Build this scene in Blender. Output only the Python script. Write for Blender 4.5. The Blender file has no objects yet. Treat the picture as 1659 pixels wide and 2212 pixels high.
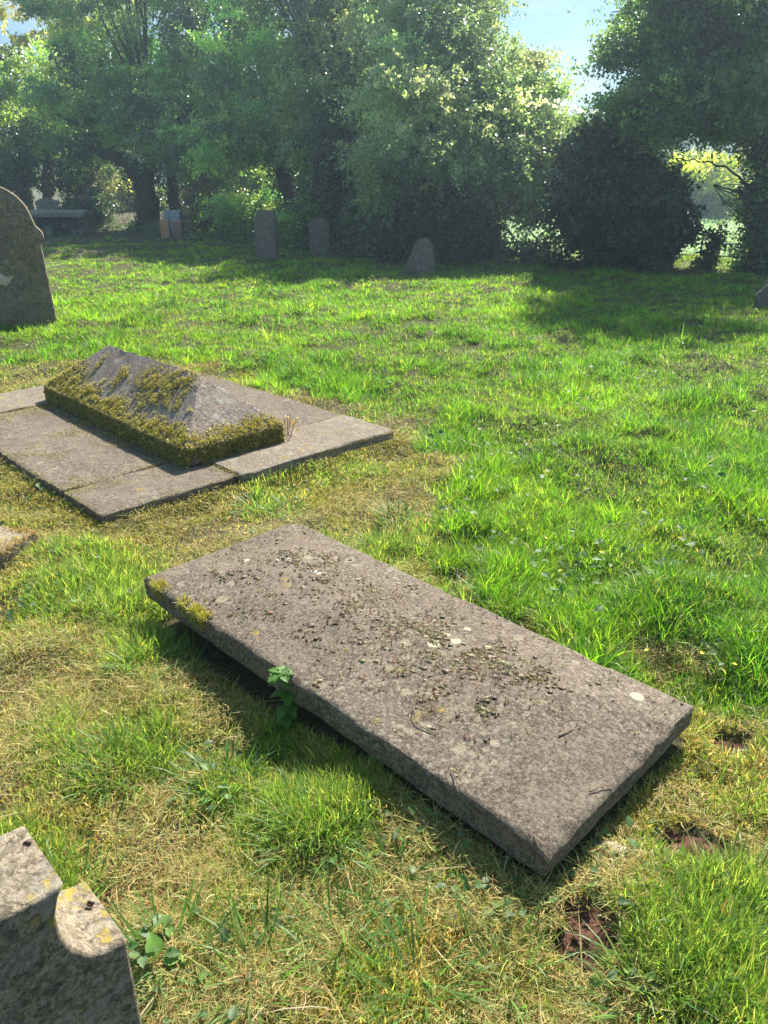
import bpy, math, numpy as np
from mathutils import Vector
R=math.radians
rng=np.random.default_rng(7)
sc=bpy.context.scene
COL=sc.collection
# ---------------------------------------------------------------- camera
CH=1.6; PITCH=23.732; F=1640.0
cam=bpy.data.cameras.new('camera'); camo=bpy.data.objects.new('camera',cam); COL.objects.link(camo)
cam.sensor_fit='VERTICAL'; cam.sensor_height=24.0; cam.lens=24.0*F/2212.0
cam.clip_start=.02; cam.clip_end=3000
camo.location=(0,0,CH); camo.rotation_euler=(R(90-PITCH),0,0)
sc.camera=camo
# ---------------------------------------------------------------- light
SUN_EL=48; SUN_AZ=26
w=bpy.data.worlds.new("World"); sc.world=w; w.use_nodes=True
nt=w.node_tree; bg=nt.nodes['Background']
sky=nt.nodes.new('ShaderNodeTexSky'); sky.sky_type='NISHITA'; sky.sun_disc=False
sky.sun_elevation=R(SUN_EL); sky.sun_rotation=R(SUN_AZ); sky.air_density=1.0; sky.dust_density=.3; sky.ozone_density=2.0
tc=nt.nodes.new('ShaderNodeTexCoord'); mp=nt.nodes.new('ShaderNodeMapping'); mp.inputs['Scale'].default_value=(1.2,1.2,4.5)
cn=nt.nodes.new('ShaderNodeTexNoise'); cn.inputs['Scale'].default_value=6; cn.inputs['Detail'].default_value=6; cn.inputs['Roughness'].default_value=.55
cr=nt.nodes.new('ShaderNodeValToRGB'); cr.color_ramp.elements[0].position=.44; cr.color_ramp.elements[1].position=.66
cmx=nt.nodes.new('ShaderNodeMixRGB'); cmx.inputs[2].default_value=(5.6,6.6,7.0,1)
cml=nt.nodes.new('ShaderNodeMath'); cml.operation='MULTIPLY'; cml.inputs[1].default_value=.7
L=nt.links.new
L(tc.outputs['Generated'],mp.inputs[0]); L(mp.outputs[0],cn.inputs['Vector']); L(cn.outputs[0],cr.inputs[0])
L(cr.outputs[0],cml.inputs[0]); L(cml.outputs[0],cmx.inputs[0]); hz0=nt.nodes.new('ShaderNodeMixRGB'); hz0.inputs[0].default_value=.6; hz0.inputs[2].default_value=(1.7,4.0,5.9,1); L(sky.outputs[0],hz0.inputs[1]); L(hz0.outputs[0],cmx.inputs[1]); L(cmx.outputs[0],bg.inputs[0])
bg.inputs[1].default_value=.052
sl=bpy.data.lights.new('sun','SUN'); sl.energy=5.0; sl.angle=R(.5); sl.color=(1,.93,.80)
so=bpy.data.objects.new('sun',sl); COL.objects.link(so)
sd=Vector((math.sin(R(SUN_AZ))*math.cos(R(SUN_EL)),math.cos(R(SUN_AZ))*math.cos(R(SUN_EL)),math.sin(R(SUN_EL))))
so.rotation_euler=sd.to_track_quat('Z','Y').to_euler(); so.location=(5,10,20)
sc.view_settings.view_transform='Standard'; sc.view_settings.look='None'; sc.view_settings.gamma=1
sc.view_settings.exposure=1.38
sc.cycles.max_bounces=6; sc.cycles.transmission_bounces=4; sc.cycles.diffuse_bounces=3; sc.cycles.glossy_bounces=2
sc.cycles.volume_bounces=0; sc.cycles.caustics_reflective=False; sc.cycles.caustics_refractive=False
# ---------------------------------------------------------------- helpers
def px(x,y,z=0.0):            # measured point of the survey: image position of a thing standing at height z
    p=R(PITCH); u=(x-829.5)/F; v=(y-1106)/F
    d=np.array([u,math.cos(p)-v*math.sin(p),-math.sin(p)-v*math.cos(p)])
    return np.array([0,0,CH])+(z-CH)/d[2]*d
def at(x,y,Y):                # same at known distance Y
    p=R(PITCH); u=(x-829.5)/F; v=(y-1106)/F
    d=np.array([u,math.cos(p)-v*math.sin(p),-math.sin(p)-v*math.cos(p)])
    return np.array([0,0,CH])+Y/d[1]*d
def hsh(ix,iy,s):
    a=(ix*374761393+iy*668265263+s*974634777)&0xffffffff
    a=((a^(a>>13))*1274126177)&0xffffffff
    return ((a^(a>>16))&0xffff)/65535.0
def vnoise(x,y,s=0):
    xi=np.floor(x).astype(np.int64); yi=np.floor(y).astype(np.int64); fx=x-xi; fy=y-yi
    fx=fx*fx*(3-2*fx); fy=fy*fy*(3-2*fy)
    return (hsh(xi,yi,s)*(1-fx)+hsh(xi+1,yi,s)*fx)*(1-fy)+(hsh(xi,yi+1,s)*(1-fx)+hsh(xi+1,yi+1,s)*fx)*fy
def fbm(x,y,s=0,o=4):
    x=np.asarray(x,float); y=np.asarray(y,float); t=0; a=.5; n=0
    for i in range(o):
        t=t+a*vnoise(x*2**i+i*17.3,y*2**i+i*9.1,s+i); n+=a; a*=.5
    return t/n
def smooth(a,b,x):
    t=np.clip((x-a)/(b-a),0,1); return t*t*(3-2*t)
def inpoly(x,y,P):
    r=np.zeros(len(x),bool); n=len(P)
    for i in range(n):
        x1,y1=P[i][:2]; x2,y2=P[(i+1)%n][:2]
        if y1==y2: continue
        c=((y1>y)!=(y2>y))&(x<(x2-x1)*(y-y1)/(y2-y1)+x1); r^=c
    return r
def segdist(x,y,P,closed=True):
    d=np.full(len(x),1e9); n=len(P)
    for i in range(n if closed else n-1):
        a=np.array(P[i][:2],float); b=np.array(P[(i+1)%n][:2],float); ab=b-a
        t=np.clip(((x-a[0])*ab[0]+(y-a[1])*ab[1])/(ab@ab),0,1)
        d=np.minimum(d,np.hypot(x-a[0]-t*ab[0],y-a[1]-t*ab[1]))
    return d
def mesh(name,V,Q=None,T=None,mat=None,col=None,parent=None,smooth_=True,mats=None):
    V=np.asarray(V,np.float32); me=bpy.data.meshes.new(name)
    Q=np.zeros((0,4),np.int32) if Q is None else np.asarray(Q,np.int32).reshape(-1,4)
    T=np.zeros((0,3),np.int32) if T is None else np.asarray(T,np.int32).reshape(-1,3)
    me.vertices.add(len(V)); me.vertices.foreach_set('co',V.ravel())
    nl=Q.size+T.size; me.loops.add(nl); me.loops.foreach_set('vertex_index',np.concatenate([Q.ravel(),T.ravel()]))
    me.polygons.add(len(Q)+len(T))
    st=np.concatenate([np.arange(len(Q))*4,len(Q)*4+np.arange(len(T))*3]).astype(np.int32)
    me.polygons.foreach_set('loop_start',st)
    if smooth_: me.polygons.foreach_set('use_smooth',np.ones(len(Q)+len(T),bool))
    if col is not None:
        c=np.ones((len(V),4),np.float32); c[:,:3]=col
        a=me.attributes.new('col','FLOAT_COLOR','POINT'); a.data.foreach_set('color',c.ravel())
    me.update(calc_edges=True)
    o=bpy.data.objects.new(name,me); COL.objects.link(o)
    if mat: me.materials.append(mat)
    if parent: o.parent=parent
    return o
def empty(name,loc=(0,0,0),rz=0):
    o=bpy.data.objects.new(name,None); COL.objects.link(o); o.location=loc; o.rotation_euler=(0,0,rz); return o
def tag(o,label=None,cat=None,group=None,kind=None):
    if label: o['label']=label
    if cat: o['category']=cat
    if group: o['group']=group
    if kind: o['kind']=kind
    return o
# ---------------------------------------------------------------- materials
def newmat(name):
    m=bpy.data.materials.new(name); m.use_nodes=True; n=m.node_tree; n.nodes.clear()
    out=n.nodes.new('ShaderNodeOutputMaterial'); return m,n,out
def leafmat(name,trans=.45,tgain=1.5,gloss=.06,rough=.4,tint=(1,1,.55),edge=.25):
    m,n,out=newmat(name); a=n.nodes.new('ShaderNodeAttribute'); a.attribute_name='col'
    d=n.nodes.new('ShaderNodeBsdfDiffuse'); t=n.nodes.new('ShaderNodeBsdfTranslucent'); g=n.nodes.new('ShaderNodeBsdfGlossy')
    g.inputs['Roughness'].default_value=rough; g.inputs['Color'].default_value=(1,1,1,1)
    mu=n.nodes.new('ShaderNodeVectorMath'); mu.operation='MULTIPLY'; mu.inputs[1].default_value=(tgain*tint[0],tgain*tint[1],tgain*tint[2])
    n.links.new(a.outputs['Color'],mu.inputs[0]); n.links.new(a.outputs['Color'],d.inputs[0]); n.links.new(mu.outputs[0],t.inputs[0])
    m1=n.nodes.new('ShaderNodeMixShader'); m1.inputs[0].default_value=trans
    n.links.new(d.outputs[0],m1.inputs[1]); n.links.new(t.outputs[0],m1.inputs[2])
    m2=n.nodes.new('ShaderNodeMixShader'); fr=n.nodes.new('ShaderNodeLayerWeight'); fr.inputs['Blend'].default_value=.25
    ml=n.nodes.new('ShaderNodeMath'); ml.operation='MULTIPLY_ADD'; ml.inputs[1].default_value=edge; ml.inputs[2].default_value=gloss
    n.links.new(fr.outputs['Facing'],ml.inputs[0]); n.links.new(ml.outputs[0],m2.inputs[0])
    n.links.new(m1.outputs[0],m2.inputs[1]); n.links.new(g.outputs[0],m2.inputs[2]); n.links.new(m2.outputs[0],out.inputs[0])
    return m
class NT:
    def __init__(s,n,seed=0): s.n=n; s.c=n.nodes.new('ShaderNodeTexCoord'); s.seed=seed
    def vec(s,scale=(1,1,1),off=0):
        m=s.n.nodes.new('ShaderNodeMapping'); m.inputs['Scale'].default_value=scale; o=s.seed*3.7+off; m.inputs['Location'].default_value=(o,o*.7,o*.3)
        s.n.links.new(s.c.outputs['Object'],m.inputs[0]); return m.outputs[0]
    def noise(s,scale,detail=5,rough=.6,sc=(1,1,1),off=0,dist=0):
        t=s.n.nodes.new('ShaderNodeTexNoise'); t.inputs['Scale'].default_value=scale; t.inputs['Detail'].default_value=detail; t.inputs['Roughness'].default_value=rough
        t.inputs['Distortion'].default_value=dist; s.n.links.new(s.vec(sc,off),t.inputs['Vector']); return t.outputs[0]
    def ramp(s,x,a,b,c0=0,c1=1):
        r=s.n.nodes.new('ShaderNodeMapRange'); r.inputs[1].default_value=a; r.inputs[2].default_value=b; r.inputs[3].default_value=c0; r.inputs[4].default_value=c1
        r.interpolation_type='SMOOTHSTEP'; s.n.links.new(x,r.inputs[0]); return r.outputs[0]
    def mix(s,f,a,b):
        m=s.n.nodes.new('ShaderNodeMixRGB')
        for v,i in ((f,0),(a,1),(b,2)):
            if isinstance(v,(tuple,list)): m.inputs[i].default_value=(*v[:3],1)
            elif isinstance(v,(int,float)): m.inputs[i].default_value=v
            else: s.n.links.new(v,m.inputs[i])
        return m.outputs[0]
    def math(s,op,a,b=0):
        m=s.n.nodes.new('ShaderNodeMath'); m.operation=op
        for v,i in ((a,0),(b,1)):
            if isinstance(v,(int,float)): m.inputs[i].default_value=v
            else: s.n.links.new(v,m.inputs[i])
        return m.outputs[0]
    def spots(s,scale,rmax,off=0,thr=.0):
        # irregular lichen discs: voronoi distance against a random radius per cell
        v=s.n.nodes.new('ShaderNodeTexVoronoi'); v.inputs['Scale'].default_value=scale
        dn=s.n.nodes.new('ShaderNodeTexNoise'); dn.inputs['Scale'].default_value=scale*1.7; dn.inputs['Detail'].default_value=3
        ve=s.vec((1,1,1),off); s.n.links.new(ve,dn.inputs['Vector'])
        ad=s.n.nodes.new('ShaderNodeVectorMath'); ad.operation='MULTIPLY_ADD'; ad.inputs[1].default_value=(.35/scale,)*3
        s.n.links.new(dn.outputs['Color'],ad.inputs[0]); s.n.links.new(ve,ad.inputs[2]); s.n.links.new(ad.outputs[0],v.inputs['Vector'])
        sp=s.n.nodes.new('ShaderNodeSeparateColor'); s.n.links.new(v.outputs['Color'],sp.inputs[0])
        rad=s.ramp(sp.outputs[0],thr,1,0,rmax)
        d=s.math('SUBTRACT',rad,v.outputs['Distance']); return s.ramp(d,0,.05)
def stonemat(name,c1,c2,discs=(),lich=(.46,.44,.38),lich2=None,la=.8,yel=0,moss=0,seed=0,grain=1.0,big=3.0,lsc=1.0,streak=None,spotmask=(.35,.6)):
    m,n,out=newmat(name); k=NT(n,seed)
    base=k.mix(k.ramp(k.noise(big,6,.62),.32,.68),c1,c2)
    base=k.mix(k.ramp(k.noise(3.1,7,.7,off=25,dist=.6),.5,.66,0,.6),base,tuple(x*.5 for x in c1))
    base=k.mix(k.ramp(k.noise(16,6,.75,off=5),.4,.62,0,.75),base,tuple(x*.55 for x in c1))
    base=k.mix(k.ramp(k.noise(90,4,.85,off=9),.42,.6,0,.6),base,tuple(min(1,x*1.55) for x in c2))
    base=k.mix(k.ramp(k.noise(130,3,.9,off=19),.5,.62,0,.7),base,tuple(x*.35 for x in c1))
    mk=k.ramp(k.noise(2.2,4,.6,off=13),spotmask[0],spotmask[1],.25,1)
    for scl,rm,off,th,al in ((70*lsc,.62,3,.25,.75),(32*lsc,.5,21,.45,.8),(13*lsc,.42,31,.72,.95)):
        s=k.spots(scl,rm,off,th); f=k.math('MULTIPLY',k.math('MULTIPLY',s,mk),la*al)
        base=k.mix(f,base,lich if lich2 is None or off!=21 else lich2)
    for i_,(dx,dy,dr,dc_) in enumerate(discs):
        nz=n.nodes.new('ShaderNodeTexNoise'); nz.inputs['Scale'].default_value=45; nz.inputs['Detail'].default_value=4; n.links.new(k.c.outputs['Object'],nz.inputs['Vector'])
        fl_=n.nodes.new('ShaderNodeVectorMath'); fl_.operation='MULTIPLY'; fl_.inputs[1].default_value=(1,1,0); n.links.new(k.c.outputs['Object'],fl_.inputs[0])
        sb=n.nodes.new('ShaderNodeVectorMath'); sb.operation='DISTANCE'; sb.inputs[1].default_value=(dx,dy,0); n.links.new(fl_.outputs[0],sb.inputs[0])
        q_=k.math('ADD',sb.outputs['Value'],k.math('MULTIPLY',nz.outputs[0],dr*.9)); base=k.mix(k.math('MULTIPLY',k.ramp(q_,dr*1.5,dr*1.35),.85),base,dc_)
    if yel>0:
        f=k.math('MULTIPLY',k.ramp(k.noise(7.5,8,.74,off=41),.655-.2*yel,.70-.2*yel),.9)
        base=k.mix(f,base,k.mix(k.ramp(k.noise(80,3,.6,off=2),.3,.7),(.34,.25,.03),(.20,.17,.05)))
    if moss>0:
        f=k.ramp(k.noise(6,7,.72,off=55),.64-.3*moss,.72-.3*moss)
        base=k.mix(k.math('MULTIPLY',f,.85),base,k.mix(k.ramp(k.noise(110,3,.6,off=4),.3,.7),(.09,.085,.02),(.25,.22,.05)))
    b=n.nodes.new('ShaderNodeBsdfPrincipled'); n.links.new(base,b.inputs['Base Color']); b.inputs['Roughness'].default_value=.88; b.inputs['Specular IOR Level'].default_value=.3
    h=k.math('ADD',k.math('MULTIPLY',k.noise(240,4,.7,off=1),.5),k.math('MULTIPLY',k.noise(45,5,.7,off=8),1.2))
    bp=n.nodes.new('ShaderNodeBump'); bp.inputs['Strength'].default_value=.75; bp.inputs['Distance'].default_value=.012*grain
    n.links.new(h,bp.inputs['Height']); n.links.new(bp.outputs[0],b.inputs['Normal']); n.links.new(b.outputs[0],out.inputs[0])
    return m
def plain(name,c1,c2,scale=8,rough=.9,bump=.01,bs=30,sc=(1,1,1)):
    m,n,out=newmat(name); k=NT(n,0); base=k.mix(k.ramp(k.noise(scale,6,.65,sc=sc),.3,.7),c1,c2)
    b=n.nodes.new('ShaderNodeBsdfPrincipled'); n.links.new(base,b.inputs['Base Color']); b.inputs['Roughness'].default_value=rough; b.inputs['Specular IOR Level'].default_value=.25
    bp=n.nodes.new('ShaderNodeBump'); bp.inputs['Distance'].default_value=bump; bp.inputs['Strength'].default_value=.8
    n.links.new(k.noise(bs,6,.7,sc=sc,off=3),bp.inputs['Height']); n.links.new(bp.outputs[0],b.inputs['Normal']); n.links.new(b.outputs[0],out.inputs[0]); return m
M_ledger_args=dict(c1=(.098,.075,.058),c2=(.185,.146,.115),lich=(.32,.28,.20),lich2=(.29,.265,.20),la=.7,yel=.12,seed=1,lsc=1.45)
M_coped=stonemat('coped_sandstone',(.15,.12,.11),(.27,.21,.18),lich=(.40,.38,.34),la=.6,moss=.25,seed=2,big=5)
M_base=stonemat('paving_sandstone',(.10,.078,.062),(.17,.135,.105),lich=(.27,.24,.18),la=.6,yel=.2,seed=3)
M_base2=stonemat('pale_paving',(.15,.12,.095),(.235,.195,.155),lich=(.33,.30,.23),la=.5,yel=.3,seed=8)
M_near=stonemat('near_headstone',(.125,.105,.075),(.26,.21,.155),lich=(.30,.28,.24),la=.6,yel=.42,seed=4,lsc=.8,grain=.5)
M_left=stonemat('big_headstone',(.125,.105,.07),(.25,.20,.14),lich=(.34,.30,.23),la=.6,yel=.0,moss=.08,seed=5,lsc=.9,big=5)
M_far=stonemat('far_headstone',(.11,.098,.085),(.19,.165,.135),lich=(.30,.29,.24),la=.6,seed=6,lsc=.4)
M_chest=stonemat('chest_stone',(.15,.14,.13),(.26,.24,.21),lich=(.36,.36,.33),la=.6,moss=.2,seed=7,lsc=.4)
M_bark=plain('bark',(.045,.035,.025),(.10,.075,.05),12,bump=.03,bs=18,sc=(1,1,.25))
M_redbark=plain('orange_bark',(.26,.14,.08),(.46,.27,.15),9,bump=.03,bs=14,sc=(1,1,.2))
M_iron=plain('rusty_iron',(.02,.018,.016),(.07,.04,.025),30,.7,.002,60)
M_soil=plain('soil',(.075,.036,.024),(.17,.085,.06),25,bump=.02,bs=60)
M_grass=leafmat('grass_blade',.5,2.5,.006,.45,edge=.10)
M_straw=leafmat('dry_straw',.35,1.1,.0,.6,(1,1,.9),edge=.04)
M_moss=leafmat('moss',.35,1.3,.0,.6,(1,1,.7))
M_leaf=leafmat('tree_leaf',.5,2.4,.045,.38)
M_ivy=leafmat('ivy_leaf',.15,1.2,.035,.36,edge=.16)
M_weed=leafmat('weed_leaf',.4,1.8,.012,.5,edge=.06)
# ---------------------------------------------------------------- layout
A=px(308,1250,.2); B=px(637,1123,.2); C=px(1493,1527,.2); D=px(1205,1845,.2)
eu=(C[:2]-B[:2])+(D[:2]-A[:2]); eu/=np.linalg.norm(eu); ev=np.array([-eu[1],eu[0]])   # eu: grave axis towards camera-right; ev: up-right
if (B[:2]-A[:2])@ev<0: ev=-ev
ledc=(A+B+C+D)[:2]/4; LEDL=1.835; LEDW=.745
PALE=(.50,.48,.44); CREAM=(.44,.41,.29)
def ledloc(q): p_=px(q[0],q[1],.225)[:2]-ledc; return p_@eu,p_@np.array([-eu[1],eu[0]])
M_ledger=stonemat('ledger_sandstone',discs=[(*ledloc(q),r_,c_) for q,r_,c_ in (((612,1208),.024,PALE),((622,1216),.014,PALE),((604,1216),.012,PALE),((697,1250),.022,PALE),((680,1243),.012,PALE),((532,1212),.012,PALE),((1376,1498),.022,CREAM),((935,1403),.020,CREAM),((985,1393),.018,CREAM),((965,1378),.012,CREAM),((1052,1432),.014,CREAM),((705,1255),.012,PALE),((1010,1660-300),.012,CREAM))],**M_ledger_args)
def rect(c,l,w_): return [c+eu*l/2*a+ev*w_/2*b for a,b in ((1,1),(1,-1),(-1,-1),(-1,1))]
LED=rect(ledc,LEDL,LEDW)
bF=px(215,1113,.09)[:2]; bR=px(858,932,.09)[:2]; bB=px(380,787,.09)[:2]; bL=bB-bR+bF
bv=(bR-bF)/np.linalg.norm(bR-bF); bu=(bB-bR)/np.linalg.norm(bB-bR)     # bu runs away to the back-left
BW=np.linalg.norm(bR-bF); BLn=np.linalg.norm(bB-bR)
BASE=[bF,bR,bB,bL]
def bpnt(s,t): return bF+bv*s+bu*t
cm=np.array([-.87,4.29]); cd=np.array([-.692,.722]); cn_=np.array([.722,.692])
CL=2.0; CW=.68; cc=cm+cd*CL/2
COPED=[cc+cd*CL/2*a+cn_*CW/2*b for a,b in ((1,1),(1,-1),(-1,-1),(-1,1))]
near_e=np.array([-.295,.60]); nn=np.array([.695,-.719]); ns=np.array([-.719,-.695])
NEAR=[near_e,near_e+ns*.75,near_e+ns*.75-nn*.115,near_e-nn*.115]
HX=np.array([-40,-14,-8,-3,0,3,6,10,30.]); HY=np.array([40,30.5,27,22,19,17,15.8,15,13.5])
def hedge_y(x): return np.interp(x,HX,HY)
SOIL=[(px(1500,1835,.03),.11,.06),(px(1275,2050,.05),.10,.065),(px(1395,955,.0),.16,.10),(px(1010,1245,.0),.12,.08),(px(1580,1620,0),.07,.05),(px(1250,1990,.05),.06,.05),
      (px(1500,600,0),.5,.35),(px(640,1060,0),.0,.0)]
def soilmask(x,y):
    m=np.zeros(np.shape(x))
    for p,rx,ry in SOIL:
        if rx<=0: continue
        d=np.hypot((x-p[0])/rx,(y-p[1])/ry)+(fbm(x*16,y*16,5,3)-.5)*1.8
        m=np.maximum(m,1-smooth(.8,1.1,d))
    return m
def lushw(x,y):
    d=segdist(x.ravel(),y.ravel(),MOWN_).reshape(x.shape); return np.where(lushf(x,y),smooth(0,.5,d),0)
def lushf(x,y):
    return (~inpoly(x.ravel(),y.ravel(),MOWN_)).reshape(x.shape)
MOWN_=[np.array([-9,7.2])]+[px(*p)[:2] for p in ((-250,800),(200,790),(390,790),(745,880),(860,925),(1060,960),(1000,1090),(860,1140),(790,1180),(950,1225),(1180,1370),(1400,1470),(1700,1530))]+[np.array([2.6,2.0]),np.array([3.2,-3]),np.array([-9,-3])]
def H(x,y):
    x=np.asarray(x,float); y=np.asarray(y,float)
    h=.07*(fbm(x/1.3,y/1.3,11,3)-.5)+.115*(fbm(x/.26,y/.26,12,4)-.5)*(1-smooth(5,14,y))+.12*(fbm(x/4,y/4,14,2)-.5)*smooth(3,8,y)+.24*np.maximum(0,fbm(x/.5,y/.5,15,2)-.42)*lushw(x,y)
    h=h+.075*np.exp(-((x-.40)**2+(y-1.15)**2)/.5)
    for P,z in ((LED,-.02),(BASE,.042)):
        sh=x.shape; d=segdist(x.ravel(),y.ravel(),P).reshape(sh); i=inpoly(x.ravel(),y.ravel(),P).reshape(sh)
        d=np.where(i,-d,d); k=1-smooth(-.02,.14,d); h=h*(1-k)+(z+ (.09*smooth(-.5,.6,(x-ledc[0])*eu[0]+(y-ledc[1])*eu[1]) if P is LED else 0))*k
    h=h-.03*soilmask(x,y)
    h=h-.5*smooth(.6,2.6,y-hedge_y(x))*smooth(-3,1,x)
    return h
# ---------------------------------------------------------------- ground (one sheet to the horizon)
def grid_sheet(name,xs,ys,f,mat):
    X,Y=np.meshgrid(xs,ys); Z=f(X,Y); nx=len(xs); ny=len(ys)
    V=np.stack([X,Y,Z],-1).reshape(-1,3); i=np.arange((ny-1)*(nx-1)); r=i//(nx-1); c=i%(nx-1); a=r*nx+c
    return mesh(name,V,Q=np.stack([a,a+1,a+nx+1,a+nx],-1),mat=mat)
m,n,out=newmat('ground_turf'); k=NT(n)
c=k.mix(k.ramp(k.noise(7,6,.7),.35,.65),(.045,.032,.018),(.10,.085,.035)); c=k.mix(k.ramp(k.noise(60,4,.7,off=3),.35,.65),c,(.10,.095,.03)); c=k.mix(k.ramp(k.noise(150,3,.8,off=4),.45,.6,0,.8),c,(.035,.025,.014))
b=n.nodes.new('ShaderNodeBsdfPrincipled'); b.inputs['Roughness'].default_value=.95; n.links.new(c,b.inputs['Base Color'])
bp=n.nodes.new('ShaderNodeBump'); bp.inputs['Distance'].default_value=.02; n.links.new(k.noise(90,5,.7,off=6),bp.inputs['Height']); n.links.new(bp.outputs[0],b.inputs['Normal']); n.links.new(b.outputs[0],out.inputs[0])
M_ground=m
xs=np.concatenate([[-400,-200,-120,-80,-50,-35],np.arange(-24,-6,.35),np.arange(-6,5,.032),np.arange(5,20,.35),[24,35,60,120,200,400]])
ys=np.concatenate([[-200,-40,-10,-3,-1.5],np.arange(-.8,7.5,.032),np.arange(7.5,34,.25),[36,40,50,70,120,200,400]])
g=grid_sheet('ground',xs,ys,H,M_ground); tag(g,kind='structure')
# soil skins (bare earth)
def soil_patch(p,rx,ry,label):
    nr,na=14,40; V=[[p[0],p[1],0]]
    for i in range(1,nr+1):
        for j in range(na):
            t=2*math.pi*j/na; V.append([p[0]+rx*1.25*i/nr*math.cos(t),p[1]+ry*1.25*i/nr*math.sin(t),0])
    V=np.array(V); rr=np.hypot((V[:,0]-p[0])/rx,(V[:,1]-p[1])/ry)
    V[:,2]=H(V[:,0],V[:,1])+.012*(1-rr**4)+.03*(fbm(V[:,0]*40,V[:,1]*40,3,3)-.5)*(rr<1.2)
    T=[[0,1+j,1+(j+1)%na] for j in range(na)]; Q=[[1+(i-1)*na+j,1+i*na+j,1+i*na+(j+1)%na,1+(i-1)*na+(j+1)%na] for i in range(1,nr) for j in range(na)]
    o=mesh('bare_earth',V,Q=Q,T=T,mat=M_soil); tag(o,kind='structure')
for p,rx,ry in SOIL:
    if rx>0: soil_patch(p,rx,ry,'')
# field beyond the hedge, hill
m,n,out=newmat('field_crop'); k=NT(n)
c=k.mix(k.ramp(k.noise(1.2,6,.7),.35,.65),(.15,.27,.08),(.26,.38,.15))
b=n.nodes.new('ShaderNodeBsdfPrincipled'); b.inputs['Roughness'].default_value=.7; n.links.new(c,b.inputs['Base Color'])
bp=n.nodes.new('ShaderNodeBump'); bp.inputs['Distance'].default_value=.15; n.links.new(k.noise(5,5,.7,off=6),bp.inputs['Height']); n.links.new(bp.outputs[0],b.inputs['Normal']); n.links.new(b.outputs[0],out.inputs[0])
M_field=m
def fieldz(x,y): return -.48+.10*(fbm(x/1.2,y/1.2,31,3)-.5)+0*x+.0025*np.maximum(0,y-30)
fx=np.arange(-30,60,.7); fy=np.linspace(0,1,60)
X,Tt=np.meshgrid(fx,fy); Y=hedge_y(X)+2.7+Tt**1.6*70; Z=fieldz(X,Y)+.06
nx=len(fx); i=np.arange((len(fy)-1)*(nx-1)); r=i//(nx-1); cI=i%(nx-1); a=r*nx+cI
fo=mesh('field',np.stack([X,Y,Z],-1).reshape(-1,3),Q=np.stack([a,a+1,a+nx+1,a+nx],-1),mat=M_field); tag(fo,kind='structure')
M_hill=plain('wooded_hill',(.03,.05,.03),(.09,.12,.05),.4,.95,3,.08)
tx=np.linspace(-160,260,300); V=[];Q=[]
for i,x in enumerate(tx):
    hh=9.5+2*math.sin(x/50+1)+2.4*float(fbm(np.array([x/3.]),np.array([0.]),8,4)[0])
    for y,z in ((125,-1),(135,hh*.55),(150,hh),(170,hh*.7),(190,-1)): V.append((x,y,z+(.5*float(hsh(np.array([i]),np.array([int(y)]),2)[0]) if z>0 else 0)))
for i in range(len(tx)-1):
    for j in range(4): Q.append((i*5+j,i*5+5+j,i*5+6+j,i*5+1+j))
tag(mesh('hill',V,Q=Q,mat=M_hill),kind='structure')
# ---------------------------------------------------------------- blades
def blades(P,h,wd,phi,th0,kap,col,gam=None,seg=3,taper=True,psi=None,tipcol=None):
    n=len(P); h=np.broadcast_to(h,n); wd=np.broadcast_to(wd,n)
    if gam is None: gam=np.zeros(n)
    if psi is None: psi=phi+np.pi/2+rng.normal(0,.7,n)
    side=np.stack([np.cos(psi),np.sin(psi),np.zeros(n)],-1)
    pts=[P.copy()]; cur=P.copy()
    for i in range(seg):
        t=(i+.5)/seg; th=th0+kap*t; ph=phi+gam*t
        d=np.stack([np.sin(th)*np.cos(ph),np.sin(th)*np.sin(ph),np.cos(th)],-1); cur=cur+d*(h/seg)[:,None]; pts.append(cur)
    V=[];wf=[1,.95,.7,.4,.3] if taper else [.8,1,1,.9,.8]
    for i in range(seg):
        o=side*(wd*.5*(wf[i]))[:,None]; V+= [pts[i]-o,pts[i]+o]
    V.append(pts[seg]); m_=2*seg+1
    V=np.stack(V,1).reshape(-1,3); b0=np.arange(n)*m_
    Q=np.concatenate([np.stack([b0+2*i,b0+2*i+1,b0+2*i+3,b0+2*i+2],-1) for i in range(seg-1)]) if seg>1 else None
    T=np.stack([b0+2*seg-2,b0+2*seg-1,b0+2*seg],-1)
    cc_=np.repeat(col[:,None,:],m_,1)
    if tipcol is not None: cc_[:,-1,:]=tipcol; 
    return V,Q,T,cc_.reshape(-1,3)
def leaves(P,size,col,nrm=None,asp=.65,updir=None,flat=.0):
    # one folded rhomb per leaf: 4 verts, 2 tris sharing the midrib
    n=len(P); size=np.broadcast_to(size,n)
    a=rng.normal(size=(n,3)) if updir is None else updir+rng.normal(size=(n,3))*.5
    a/=np.linalg.norm(a,axis=1)[:,None]
    q=rng.normal(size=(n,3)); q[:,2]*=(1-flat)
    if nrm is not None: q=np.cross(nrm+rng.normal(size=(n,3))*.45,a)
    q=q-(q*a).sum(1)[:,None]*a; q/=np.linalg.norm(q,axis=1)[:,None]+1e-9; nv=np.cross(a,q)
    s=size[:,None]; w_=s*asp*.5
    V=np.stack([P,P+a*s*.5+q*w_+nv*s*.10,P+a*s,P+a*s*.5-q*w_+nv*s*.10],1).reshape(-1,3); b0=np.arange(n)*4
    T=np.concatenate([np.stack([b0,b0+1,b0+2],-1),np.stack([b0,b0+2,b0+3],-1)])
    return V,None,T,np.repeat(col,4,0)
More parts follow.
